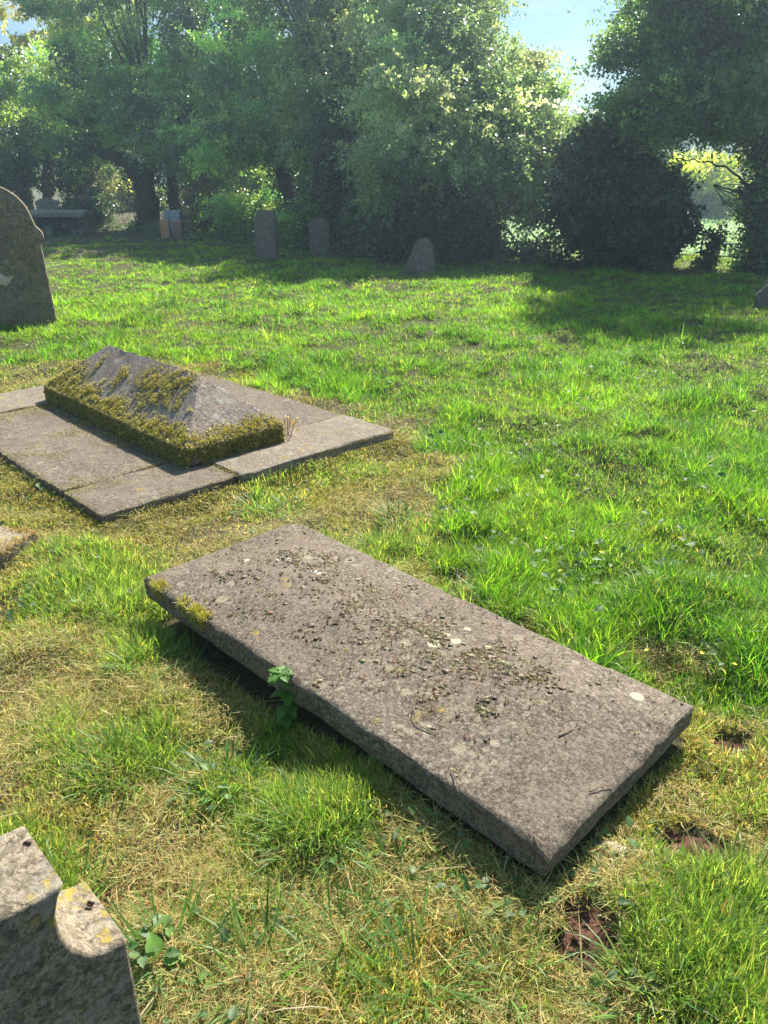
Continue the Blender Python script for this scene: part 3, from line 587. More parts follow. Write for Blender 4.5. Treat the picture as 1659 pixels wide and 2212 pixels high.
twig('twig',[(1207,1593),(1237,1578)],.0028,[.004,.005],'short straight pale twig near the right end of the ledger slab','twig','twigs on the ledger slab')
twig('twig',[(1275,1700),(1300,1690),(1330,1682)],.0022,[.004,.008,.005],'bent twig lying near the right short edge of the ledger slab','twig','twigs on the ledger slab')
twig('twig',[(1155,1790),(1165,1815),(1190,1840)],.0013,[.004,.006,.004],'hair-thin dark twig by the front corner of the ledger slab','twig','twigs on the ledger slab')
twig('twig',[(975,1655),(985,1675),(990,1700)],.0018,[.004,.01,.004],'thin stalk at the shaded long edge of the ledger slab','twig','twigs on the ledger slab')
# --- coped tomb and its paving
nl='worn flat paving stone '
def pave(s0,s1,t0,t1,label,seed,dz=0):
    g_=.013; c_=bpnt((s0+s1)/2,(t0+t1)/2)
    r_=empty('tmp',(0,0,0)); bpy.data.objects.remove(r_)
    o=block('paving_slab',t1-t0-g_,s1-s0-g_,.085,lambda X,Y:.085+0*X,M_base2 if seed in (22,26) else M_base,None,res=.03,edge=.010,jit=.006,seed=seed)
    crease(o); o.location=(c_[0],c_[1],.005+dz); o.rotation_euler=(0,0,math.atan2(bu[1],bu[0])); tag(o,label,'paving slab','paving slabs under the coped tomb'); return o
STR=.46; s_in=.62
pave(0,.80,0,STR,'brownish slab at the near left corner of the mossy tomb paving',21,-.004)
pave(.80,BW,0,STR+.04,'paler slab at the near right corner of the mossy tomb paving',22,.008)
pave(0,s_in,STR,2.2,'long brown slab along the shaded left side of the mossy tomb',23,-.002)
pave(s_in+.002,1.30,STR+.04,2.2,'slab directly beneath the mossy coped stone',24,-.008)
pave(1.302,BW,STR+.042,2.22,'long slab along the far right side of the mossy tomb',25,.002)
pave(0,1.05,2.2,BLn,'slab at the far left corner of the mossy tomb paving',26,.004)
pave(1.052,BW,2.222,BLn,'slab at the far right corner of the mossy tomb paving',27,-.003)
# coped (ridged) stone
cr_=empty('coped_stone',(cc[0],cc[1],.092),math.atan2(-cd[1],-cd[0]))   # local +x towards the camera-right end
tag(cr_,'ridged coffin-shaped tomb stone with thick golden moss, standing on stone paving','tomb','grave monuments')
RH=.42; SD=.115
def ctop(X,Y):
    dy=(CW/2-np.abs(Y))/(CW/2); dx=np.where(X>0,(CL/2-X)/.34,(CL/2+X)/.42)
    return SD+(RH-SD)*np.clip(np.minimum(dx,dy),0,1)
cs=block('ridge_stone',CL,CW,SD,ctop,M_coped,cr_,res=.016,edge=.008,jit=.0028,seed=31,chips=((-.33,-.03,.05,.02),(.66,0,.04,.012),(-.1,.02,.06,.006)))
crease(cs,24)
for f in cs.data.polygons: pass
# thick moss: cushions along the camera-left long side and the near end
n_=230000; X=rng.uniform(-CL/2-.0,CL/2,n_); Y=rng.uniform(-CW/2,CW/2,n_)
left=(-Y-CW/2)   # local -y is camera-left (checked below)
dl=(Y+CW/2); de=(CL/2-X)
f1=fbm(X*6+3,Y*6,101,4); f2=fbm(X*30,Y*30,102,2)
wl=smooth(.14,.015,dl+.42*(f1-.46))*1.0+.5*smooth(.62,.70,f1)*(Y<.05)*(X>-.7)*smooth(.34,.2,dl)
wl=np.maximum(wl,1.3*np.exp(-((X-.50)**2/.11**2+(Y+.08)**2/.07**2))*smooth(.42,.55,f1))
wl=np.maximum(wl,.9*np.exp(-((X-.23)**2/.14**2+(Y+.13)**2/.08**2))*smooth(.42,.56,f1))
wl=np.maximum(wl,.8*smooth(.22,.05,dl+.15*(f1-.5))*(X<-.55))
we=smooth(.10,.01,de+.10*(f1-.5))
wl=np.maximum(wl,we*.95)
kk=(rng.random(n_)<wl*(.25+f2)*smooth(.25,.5,fbm(X*40,Y*40,107,2))); X,Y,f2,wl=X[kk],Y[kk],f2[kk],wl[kk]; n_=len(X)
thick=.013*np.clip(wl,0,1)*(f2-.15); e_=.01; gx=(ctop(X+e_,Y)-ctop(X-e_,Y))/(2*e_); gy=(ctop(X,Y+e_)-ctop(X,Y-e_))/(2*e_)
nr=np.stack([-gx,-gy,np.ones(n_)],-1); nr/=np.linalg.norm(nr,axis=1)[:,None]
P=np.stack([X,Y,ctop(X,Y)],-1)+nr*np.maximum(0,thick)[:,None]
MC=[(.50,.42,.06),(.64,.55,.12),(.30,.27,.06),(.30,.20,.06),(.15,.15,.04)]
col=hexmix(MC,[4,3,3,1,1],n_); parts=[fuzz(P,nr,.006+.012*rng.random(n_)**1.5,np.clip(col,0,.7),.003)]
# vertical sides, overhanging skirt
m_=42000; u=rng.random(m_); q=rng.random(m_); lng=rng.random(m_)<.75
X=np.where(lng,(u-.5)*CL,CL/2+.003); Y=np.where(lng,-CW/2-.003,(u-.5)*CW); s2=fbm(np.where(lng,X,Y)*7,q*1.2,104,3)
Z=SD*(1-q*1.05)+.012*(fbm(np.where(lng,X,Y)*12,q*0,105,3)-.5)*q*2; kk=rng.random(m_)<np.where(lng,.95,.8)*smooth(.3,.5,s2+.25*(1-q)); X,Y,Z,lng,s2=X[kk],Y[kk],Z[kk],lng[kk],s2[kk]; m_=len(X)
nr2=np.where(lng[:,None],[0,-.92,.38],[.92,0,.38]); P2=np.stack([X,Y,Z],-1)+nr2*(np.maximum(0,.012*(s2-.2)))[:,None]
parts.append(fuzz(P2,nr2,.007+.022*rng.random(m_)**1.8,np.clip(hexmix(MC,[2,1.5,4,1,3],m_,.3),0,.6),.0032))
# lumpy cushions carrying the fuzz
kk=rng.random(n_)<.035; parts.append(lumps(P[kk]-nr[kk]*.003,.005+.006*rng.random(kk.sum()),col[kk]*.8))
kk=rng.random(m_)<.05; parts.append(lumps(P2[kk]-nr2[kk]*.004,.006+.008*rng.random(kk.sum()),np.clip(hexmix(MC,[2,1,4,1,3],kk.sum()),0,.5)))
V,Q,T,Cc=joinm(parts); o=mesh('moss',V,Q,T,M_moss,Cc,cr_); o['kind']='stuff'; o['label']='thick golden olive moss along the near side and end'
# moss and dirt on the paving joints and edges
n_=150000; s_=rng.random(n_)*BW; t_=rng.random(n_)*BLn; Pw=bF[None]+bv[None]*s_[:,None]+bu[None]*t_[:,None]
jd=np.minimum.reduce([np.abs(t_-STR-.02),np.where(t_<STR+.04,np.abs(s_-.8),9),s_,t_,BW-s_,np.where((t_>STR)&(t_<2.2),np.abs(s_-1.3),9),np.abs(t_-2.21)])
inc=inpoly(Pw[:,0],Pw[:,1],COPED); dc=segdist(Pw[:,0],Pw[:,1],COPED)
f=fbm(s_*5,t_*5,111,4); g_=fbm(s_*20,t_*20,112,2)
wt=.8*smooth(.05,.0,jd+.10*(f-.42))+.9*smooth(.62,.68,f)*g_+.9*smooth(.25,.02,dc)*smooth(.45,.6,f)
wt=wt+1.2*np.exp(-((Pw[:,0]+.42)**2+(Pw[:,1]-4.75)**2)/.13**2)*(f>.4)
kk=(~inc)&(rng.random(n_)<wt*.9); Pw,f=Pw[kk],f[kk]; n_=len(Pw)
P=np.stack([Pw[:,0],Pw[:,1],np.full(n_,.089)],-1)
col=hexmix([(.38,.31,.07),(.30,.27,.08),(.20,.17,.06),(.45,.40,.16)],[3,3,2,1],n_)
put('paving_moss',[blades(P,.004+.008*rng.random(n_),np.full(n_,.0032),rng.random(n_)*6.283,np.abs(rng.normal(.6,.4,n_)),rng.normal(.2,.4,n_),np.clip(col,0,.6),seg=2)],M_moss,'thin yellow moss creeping along the paving slab joints','moss')
# small red-leaved sprig beside the near end
sp=px(617,945,.09); r_=empty('seedling',(sp[0],sp[1],.09)); tag(r_,'reddish leafless sprig sprouting at the near end of the mossy tomb stone','plant')
st=[]
for dx,dy,h_ in ((0,.0,.13),(.03,.01,.16),(.05,-.01,.10),(-.02,.02,.08),(.015,.02,.15)): st.append((spline([(dx*.6,dy,0),(dx*.9,dy,h_*.5),(dx*1.3,dy*1.4,h_)],6),np.linspace(.0035,.0015,6)))
V,Q,T,Cc=tubes(st,5); mesh('stem',V,Q,T,plain('red_stem',(.22,.07,.03),(.4,.16,.05),30,bump=.0),parent=r_)
n_=26; P=np.stack([rng.normal(.03,.03,n_),rng.normal(0,.02,n_),rng.random(n_)*.15],-1); V,Q,T,Cc=leaves(P,.016+.012*rng.random(n_),hexmix([(.40,.18,.04),(.45,.32,.06)],[1,1],n_)); mesh('leaf',V,Q,T,M_weed,Cc,r_)['kind']='stuff'
# --- mossy block at the left edge
p_=px(8,1190,.05); mb=empty('mossy_block',(p_[0]-.10,p_[1]+.07,-.01),ang+.5); tag(mb,'small broken pale stone with orange moss at the left edge of the picture','stone')
block('stone',.36,.24,.10,lambda X,Y:.10+.02*(fbm(X*9,Y*9,120,3)-.5),M_near,mb,res=.015,edge=.02,jit=.012,seed=33)
n_=9000; X=(rng.random(n_)-.5)*.36; Y=(rng.random(n_)-.5)*.24; dd=np.minimum(.18-np.abs(X),.12-np.abs(Y)); kk=rng.random(n_)<smooth(.07,.0,dd+.05*(fbm(X*20,Y*20,121,2)-.5)); X,Y=X[kk],Y[kk]; n_=len(X)
V,Q,T,Cc=blades(np.stack([X*1.01,Y*1.02,.10-.03*rng.random(n_)],-1),.010+.012*rng.random(n_),np.full(n_,.003),rng.random(n_)*6.283,np.abs(rng.normal(.7,.5,n_)),rng.normal(.3,.4,n_),np.clip(hexmix([(.45,.28,.06),(.38,.30,.07),(.22,.16,.05)],[2,2,1],n_),0,.6),seg=2)
o=mesh('moss',V,Q,T,M_moss,Cc,mb); o['kind']='stuff'
# --- headstones from a profile (s across, z up)
import bmesh
def headstone(name,prof,th,mat,loc,face,label,lean=(0,0),bev=.008,jit=.004,seed=0,cat='headstone',grp='headstones in the churchyard',step=.03,parent=None):
    P=[np.array(p,float) for p in prof]; pts=[]
    for i in range(len(P)):
        a,b=P[i],P[(i+1)%len(P)]; k_=max(1,int(np.linalg.norm(b-a)/step))
        for j in range(k_): pts.append(a+(b-a)*j/k_)
    pts=np.array(pts); pts=pts+(np.stack([fbm(pts[:,0]*14,pts[:,1]*14,seed+1,3),fbm(pts[:,0]*14,pts[:,1]*14,seed+2,3)],-1)-.5)*2*jit
    bm=bmesh.new(); vf=[bm.verts.new((p[0],0,p[1])) for p in pts]; f=bm.faces.new(vf); r=bmesh.ops.extrude_face_region(bm,geom=[f])
    for v in [g for g in r['geom'] if isinstance(g,bmesh.types.BMVert)]: v.co.y+=th
    bmesh.ops.recalc_face_normals(bm,faces=bm.faces)
    caps=[f for f in bm.faces if len(f.verts)>4]; es=set(e for f in caps for e in f.edges)
    bmesh.ops.bevel(bm,geom=list(es),offset=bev,segments=3,profile=.5,affect='EDGES')
    caps=[f for f in bm.faces if len(f.verts)>8]
    bmesh.ops.triangulate(bm,faces=caps)
    me=bpy.data.meshes.new(name); bm.to_mesh(me); bm.free(); me.materials.append(mat)
    for p in me.polygons: p.use_smooth=True
    try: me.set_sharp_from_angle(angle=R(35))
    except Exception: pass
    o=bpy.data.objects.new(name,me); COL.objects.link(o)
    o.location=loc; o.rotation_euler=(lean[0],lean[1],math.atan2(face[0],-face[1]))   # local -y looks along face
    if parent: o.parent=parent
    else: tag(o,label,cat,grp)
    return o
def arc(cx,cz,rx,rz,a0,a1,n=14): return [(cx+rx*math.cos(R(a0+(a1-a0)*i/n)),cz+rz*math.sin(R(a0+(a1-a0)*i/n))) for i in range(n+1)]
# near shouldered headstone: local x = -ns direction (to the right end)
cur=[(0,0),(0,.80),(-.019,.803),(-.035,.809),(-.045,.820),(-.056,.837),(-.064,.866),(-.064,.894),(-.058,.914),(-.050,.928),(-.070,.930),(-.094,.932),(-.14,.938),(-.22,.955),(-.30,.975),(-.375,.985)]
full=cur+[(-.75-x_,z_) for x_,z_ in cur[-2::-1]]
ho=headstone('headstone',full[::-1],.115,M_near,(near_e[0],near_e[1],0),nn,'shouldered grey headstone with yellow lichen, in the near left corner',bev=.006,jit=.0012,seed=3,step=.012)
# dark snail-like lumps on its top
for q,zz,lab in (((54,1811),.938,'dark brown snail on the upper top edge of the near headstone'),((192,1941),.815,'small grey snail on the lower shoulder of the near headstone')):
    p_=px(q[0],q[1],zz); V=[];Q=[]
    t=np.linspace(0,4.2*math.pi,60); rr=.0006*np.exp(t*.11)
    pts=np.stack([rr*1.4*np.cos(t),rr*1.4*np.sin(t)*.6,rr*.9*np.sin(t)],-1); V,Q,T,Cc=tube(pts,.0006+rr*.55,8)
    so_=mesh('snail',V,Q,T,plain('snail_shell',(.03,.015,.012),(.09,.05,.04),60,.35,.001)); so_.location=(p_[0],p_[1],p_[2]-.008); tag(so_,lab,'snail')
# big round-topped headstone at the left
hb=px(130,716,0.0); W_=1.05
prof=[(0,0),(0,.12),(-.05,.15),(-.055,.20),(-.085,.95),(-.045,1.0),(-.05,1.07),(-.10,1.12)]+arc(-.53,1.08,.42,.47,8,172,22)+[(-.96,1.12),(-1.01,1.07),(-1.015,1.0),(-.975,.95),(-1.005,.20),(-1.01,.15),(-1.06,.12),(-1.06,0)]
o=headstone('headstone',prof[::-1],.12,M_left,(hb[0]+.04,hb[1],-.0),(.33,-.94),'tall round-topped headstone with chipped shoulder at the left edge',bev=.014,jit=.010,seed=7)
# pale flaked scar on the face is shallow relief of its own
sc_=[(-.62,.56),(-.55,.55),(-.50,.60),(-.46,.66),(-.52,.63),(-.56,.64),(-.62,.70),(-.72,.68),(-.75,.60)]
s2_=headstone('flaked_patch',[(a+.06,b-.02) for a,b in sc_][::-1],.004,plain('fresh_stone',(.42,.36,.28),(.55,.48,.38),30,bump=.003),(0,0,0),(0,-1),None,bev=.0008,jit=.008,seed=8,step=.02,parent=o); s2_.location=(0,-.002,0); s2_.rotation_euler=(0,0,0); s2_['label']='pale freshly flaked patch'
# distant headstones
def rounded(w_,h_,k=.5,sh=0): 
    rz=w_/2*k*2*.5+0; return [(-w_/2,0),(-w_/2,h_-rz)]+arc(0,h_-rz,w_/2-sh,rz,180,0,16)+[(w_/2,h_-rz),(w_/2,0)]
def dist_stone(q0,q1,qt,prof_fn,th,face,label,lean=(0,0),seed=0,dz=0,z0=0):
    a=px(q0[0],q0[1],z0); b=px(q1[0],q1[1],z0); Y=(a[1]+b[1])/2; top=at(*qt,Y); w_=abs(b[0]-a[0]); h_=top[2]-z0
    return headstone('headstone',prof_fn(w_,h_+.1),th,M_far,((a[0]+b[0])/2,Y,z0-.1),face,label,lean,bev=.012,jit=.006,seed=seed)
dist_stone((549,562),(599,562),(574,453),lambda w_,h_:[(-w_/2,0),(-w_/2,h_-.2)]+arc(0,h_-.2,w_/2,.2,180,0,16)+[(w_/2,h_-.2),(w_/2,0)],.13,(-.38,-.92),'tallest of the three far headstones, rounded, left in the hedge shade',(0,R(1.5)),11)
dist_stone((668,552),(713,552),(692,471),lambda w_,h_:[(-w_/2,0),(-w_/2,h_-.09),(-w_/2+.05,h_-.07)]+arc(0,h_-.08,w_/2-.06,.08,165,15,12)+[(w_/2-.05,h_-.07),(w_/2,h_-.09),(w_/2,0)],.11,(-.2,-.97),'upright far headstone with low curved top, middle of three by the hedge',(0,0),12)
dist_stone((878,594),(936,594),(906,515),lambda w_,h_:[(-w_/2-.04,0),(-w_/2-.03,.3),(-w_/2,.32),(-w_/2,h_-.35),(-w_/2+.06,h_-.3),(-w_/2+.06,h_-.22)]+arc(.02,h_-.22,w_/2-.06,.22,165,8,12)+[(w_/2,h_-.35),(w_/2,0)],.13,(-.3,-.95),'short squat far headstone, rightmost of three before the hawthorn',(0,R(2)),13)
headstone('headstone',[(-.3,0),(-.3,.75)]+arc(0,.75,.3,.12,180,0,10)+[(.3,.75),(.3,0)],.1,M_far,(*at(1690,640,10.9)[:2],-.05),(-.5,-.87),'leaning dark headstone cut by the right edge of the picture',(0,R(11)),bev=.012,seed=14)
headstone('headstone',[(-.22,0),(-.24,.2),(-.12,.36),(.0,.41),(.16,.38),(.26,.2),(.28,0)],.14,M_far,(*px(1668,668,0)[:2],-.05),(-.4,-.9),'low broken stump of a headstone at the right edge in tree shade',(0,0),bev=.02,jit=.02,seed=15)
headstone('headstone',[(-.35,0),(-.35,.9)]+arc(0,.9,.3,.1,165,15,8)+[(.35,.9),(.35,0)],.12,M_chest,(*at(100,440,27)[:2],0),(.1,-1),'small greenish headstone standing behind the chest tomb',(0,0),bev=.02,seed=16)
# --- chest tomb
ct=px(128,514,0); cy_=ct[1]
c0=at(40,450,cy_); 
tb=empty('chest_tomb',(at(112,500,cy_+.6)[0],cy_+.55,0),.10); tag(tb,'table-height chest tomb with overhanging lid and ivy, far left behind the big headstone','tomb','grave monuments')
hz=at(128,462,cy_)[2]
o=block('chest',2.0,.85,hz,lambda X,Y:hz-.10+0*X,M_chest,tb,res=.06,edge=.02,jit=.01,seed=41); crease(o)
o=block('lid',2.3,1.15,.16,lambda X,Y:.13+.05*np.clip((.55-np.abs(Y))*2,0,1),M_chest,tb,res=.06,edge=.03,jit=.008,seed=42); crease(o); o.location=(0,0,hz-.09)
n_=5000; X=(rng.random(n_)-.5)*1.9; Z=rng.random(n_)*(hz-.1); kk=rng.random(n_)<smooth(.35,.6,fbm(X*2.5,Z*2.5,131,3)+.3*(Z/hz-.3)); X,Z=X[kk],Z[kk]; n_=len(X)
V,Q,T,Cc=leaves(np.stack([X,np.full(n_,-.44)-.06*rng.random(n_),Z],-1),.06+.03*rng.random(n_),hexmix([(.03,.06,.02),(.05,.08,.03)],[1,1],n_),nrm=np.tile([0,-1,.3],(n_,1))); o=mesh('ivy',V,Q,T,M_ivy,Cc,tb); o['kind']='stuff'
# --- boxes and blocks by the trees
M_bin=plain('weathered_blue_plastic',(.22,.27,.33),(.34,.40,.46),6,.6,.003,40)
M_terr=plain('orange_brick',(.42,.20,.11),(.55,.30,.18),14,.9,.004,50); M_pink=plain('pinkish_brick',(.24,.13,.11),(.34,.20,.17),14,.9,.004,50); M_dbr=plain('dark_brick',(.10,.07,.07),(.17,.11,.10),14,.9,.004,50)
by=at(375,500,25.5)
def zat(q,Y): return at(q[0],q[1],Y)
x0=zat((353,470),23.3)[0]; x1=zat((388,470),23.3)[0]; zt=zat((370,455),23.3)[2]
bn=empty('storage_box',((x0+x1)/2,23.5,0)); tag(bn,'weathered blue-grey box with tapered lid standing by the ivy trunks','box')
o=block('body',x1-x0,.4,.6,lambda X,Y:zt-.2+0*X,M_bin,bn,res=.1,edge=.02,jit=.004,seed=51); crease(o)
o=block('lid',(x1-x0)*.98,.42,.2,lambda X,Y:.2-.35*np.maximum(0,np.abs(X)-(x1-x0)*.38)+0*X,M_bin,bn,res=.06,edge=.02,jit=.003,seed=52); crease(o); o.location=(0,0,zt-.197)
for qx0,qx1,qt,Y,mt,lb in ((347,365,474,22.9,M_terr,'orange upright block, leftmost beside the blue-grey box'),(375,392,476,22.8,M_pink,'pinkish block in front of the blue-grey box'),(392,416,476,22.95,M_dbr,'dark brown block, rightmost beside the blue-grey box')):
    a=zat((qx0,qt),Y); b=zat((qx1,qt),Y); o=block('stone_block',b[0]-a[0],.22,.5,lambda X,Y_,h_=a[2]:h_+0*X,mt,None,res=.06,edge=.015,jit=.004,seed=53); crease(o)
    o.location=((a[0]+b[0])/2,Y,0); tag(o,lb,'block','loose blocks by the blue-grey box')
# --- pebbles and flints
M_flint=plain('pale_flint',(.38,.34,.27),(.62,.58,.48),35,.7,.004,60); M_gflint=plain('grey_flint',(.16,.16,.16),(.55,.55,.52),25,.6,.005,60)
def rock(q,sz,mat,label,cat='stone',grp='pale stones in the bare earth',z=.05,sq=.6,sub=3,seed=0,name='pebble'):
    p_=px(q[0],q[1],z); bm=bmesh.new(); bmesh.ops.create_icosphere(bm,subdivisions=sub,radius=1); V=np.array([v.co[:] for v in bm.verts]); Fc=[[v.index for v in f.verts] for f in bm.faces]; bm.free()
    d_=1+.9*(fbm(V[:,0]*1.3+seed*7,V[:,1]*1.3+V[:,2]*1.1,seed,3)-.5)+.35*(fbm(V[:,0]*4+V[:,2]*3,V[:,1]*4+seed,seed+1,2)-.5)
    V=V*d_[:,None]*np.array(sz)*.5*np.array([1,1,sq]); o=mesh(name,V,T=Fc,mat=mat); hz_=float(H(np.array([p_[0]]),np.array([p_[1]]))[0])
    o.location=(p_[0],p_[1],hz_+sz[2]*.18); o.rotation_euler=(0,0,seed*1.3); tag(o,label,cat,grp); return o
rock((1322,1858),(.075,.05,.05),M_flint,'knobbly pale flint just right of the ledger slab front corner',seed=2,name='flint')
rock((1290,1868),(.04,.03,.03),M_flint,'small pale flint between the ledger corner and the knobbly flint',seed=3,name='flint')
rock((1585,1868),(.065,.055,.055),M_gflint,'grey and white flint below the dug red earth',seed=4,name='flint')
for i,(q,s_,lb) in enumerate((((1291,1990),.028,'round cream pebble above the lower bare patch'),((1218,2076),.026,'oval cream pebble at the left rim of the lower bare patch'),((1283,2042),.014,'tiny pale pebble, upper middle of the lower bare patch'),((1240,2045),.014,'tiny pale pebble, upper left of the lower bare patch'),((1262,2020),.012,'tiny pale pebble at the top of the lower bare patch'),((1245,1895),.012,'tiny white pebble below the ledger slab corner'))):
    rock(q,(s_,s_*.75,s_*.6),M_flint,lb,seed=10+i,z=.04)
# soil crumbs
P_=[];rd=[]
for p,rx,ry in SOIL:
    if rx<=0 or p[1]>6: continue
    n_=700; a_=rng.random(n_)*6.283; r_=rng.random(n_)**.6*1.1; X=p[0]+rx*r_*np.cos(a_); Y=p[1]+ry*r_*np.sin(a_); P_.append(np.stack([X,Y,H(X,Y)+.012*(1-r_)],-1)); rd.append(.002+.007*rng.random(n_)**3)
P_=np.concatenate(P_); rd=np.concatenate(rd); V,Q,T,Cc=lumps(P_,rd,np.ones((len(P_),3))*.1,1,.8); tag(mesh('soil_crumbs',V,Q,T,M_soil),'crumbs of reddish earth in the bare scrapes','soil',kind='stuff')
# --- nettle and bindweed by the ledger edge
def plant(name,base,stempts,leafspec,label,cat,colr,serr=.16,wide=1.0,r0=.0025,grp=None):
    r_=empty(name,base); tag(r_,label,cat,grp); P=spline(stempts,12); V,Q,T,Cc=tube(P,np.linspace(r0,r0*.5,12),6); mesh('stem',V,Q,T,plain('green_stem',(.08,.13,.03),(.13,.18,.05),30,bump=0),parent=r_)
    for (pos,size,yaw,pit,roll) in leafspec:
        V,Q,T,Cc=bigleaves(np.array([pos],float),size,np.array([yaw]),np.array([pit]),np.array([roll]),np.array([colr])*(1+rng.normal(0,.12)),serr,wide); mesh('leaf',V,Q,T,M_weed,Cc,r_)
nb=px(622,1562,.03)
plant('nettle',nb,[(0,0,-.02),(0,.005,.06),(-.005,.015,.13),(-.012,.02,.175)],
 [((-.012,.02,.175),.055,a_,.10,.1) for a_ in (.2,2.6,3.9)]+[((-.012,.02,.172),.048,a_,.2,.1) for a_ in (1.3,5.2)]+[((-.008,.018,.15),.052,a_,-.1,.2) for a_ in (.9,3.3,-.6)]+[((-.003,.012,.11),.055,a_,-.15,0) for a_ in (.1,3.2,-1.3)]+[((0,.005,.065),.052,a_,-.25,0) for a_ in (-.9,-2.2,.5)]+[((0,.0,.03),.048,a_,-.35,0) for a_ in (-1.6,-.3,3.6)],
 'young stinging nettle sprouting against the shaded edge of the ledger slab','plant',(.075,.18,.03),.26,1.0)
bb=px(825,1690,.03)
plant('bindweed',bb,[(0,0,-.02),(-.005,.0,.03),(-.012,.005,.06),(-.015,.008,.095)],[((-.015,.008,.05),.065,1.7,1.25,0),((-.01,0,.05),.045,5.2,-.2,0),((0,0,.02),.05,4.6,-.5,0),((.005,0,.02),.04,.2,-.1,0)],'young folded green shoot beside the middle of the ledger slab edge','plant',(.13,.24,.04),.02,.8)
bb=px(905,1725,.03)
plant('ivy_shoot',bb,[(0,0,-.02),(0,0,.02),(.002,.004,.04)],[((0,0,.035),.04,4.9,-.1,.1),((0,0,.03),.035,2.8,-.2,0),((0,0,.03),.035,.2,0,0)],'low dark ivy shoot under the ledger slab edge','plant',(.06,.15,.04),.10,1.3)
for i,(q,sz,yw,cl_,lb) in enumerate((((1745/1.0-0,1990),.10,2,(.2,.3,.05),''),)): pass
bb=px(1580,2030,.02)
plant('dock',bb,[(0,0,0),(0,0,.02),(0,0,.04)],[((0,0,.02),.085,1.75,1.3,0),((0,0,.015),.07,.3,.5,.3),((0,0,.015),.06,3.6,.4,-.3)],'upright yellow-green dock leaf in the near right grass','plant',(.26,.33,.03),.01,.6)
bb=px(345,2100,.02)
plant('bindweed',bb,[(0,0,0),(0,0,.03),(.01,0,.05)],[((0,0,.05),.05,2.1,.8,0),((.01,0,.04),.045,.2,.1,.2),((.0,-.01,.03),.045,4.8,.1,0),((.02,.01,.03),.05,5.8,.0,0),((-.01,.01,.03),.04,3.4,0,0)],'pale heart-leaved shoot beside the near headstone','plant',(.16,.30,.06),.01,1.1)
bb=px(1720*1.0-0,1990,.02)
bb=px(945,1960,.02)
plant('mallow',bb,[(0,0,0),(0,0,.02),(.0,0,.03)],[((0,0,.03),.045,a_,.0,.1) for a_ in (0,.9,2.0,3.1,4.6)],'wide lobed grey-green leaf in the turf below the ledger slab','plant',(.12,.20,.09),.12,1.1)
# buttercups
M_yel=plain('yellow_petal',(.75,.60,.02),(.85,.7,.05),10,.4,0)
fl=None
bq=[(1180,1150),(1212,1220),(1365,1330),(1400,1390),(1520,1395),(1120,1290),(1300,1180),(1540,1250),(1470,1150),(1590,1420)]
BL=['farthest left one, in the grass behind the ledger slab','second from the left, nearer than the farthest one','above the middle of the ledger slab right edge, lower of a close pair','nearest the ledger slab, just behind its right half','in the tall grass above the right corner of the ledger slab','alone midway between the slab and the sunlit middle lawn','farther back, above the centre of the green lawn','towards the right edge, halfway up the lawn','farthest back one on the right side of the lawn','rightmost one, close to the right edge of the picture']
for i,q in enumerate(bq):
    p_=px(q[0],q[1],.12); hgt=.12+float(H(np.array([p_[0]]),np.array([p_[1]]))[0])*0
    if fl is None:
        r_=empty('buttercup'); V,Q,T,Cc=tube([(0,0,-.13),(.003,0,-.05),(0,0,0)],.0012,5); mesh('stem',V,Q,T,plain('fstem',(.09,.16,.03),(.12,.2,.05)),parent=r_)
        V=[(0,0,0)];T=[]
        for k_ in range(5):
            a_=k_*2*math.pi/5; 
            for da,rr,zz in ((-.5,.009,.005),(0,.012,.006),(.5,.009,.005)): V.append((rr*math.cos(a_+da),rr*math.sin(a_+da),zz))
            b_=1+k_*3; T+=[(0,b_,b_+1),(0,b_+1,b_+2)]
        mesh('petals',V,T=T,mat=M_yel,parent=r_); fl=r_
    else:
        r_=fl.copy(); COL.objects.link(r_)
        for ch in fl.children: c_=ch.copy(); COL.objects.link(c_); c_.parent=r_
    r_.location=(p_[0],p_[1],hgt-.03); r_.scale=(.75,.75,.75); r_.rotation_euler=(rng.normal(0,.25),rng.normal(0,.25),rng.random()*6); tag(r_,'yellow buttercup '+BL[i],'flower','buttercups in the tall grass')
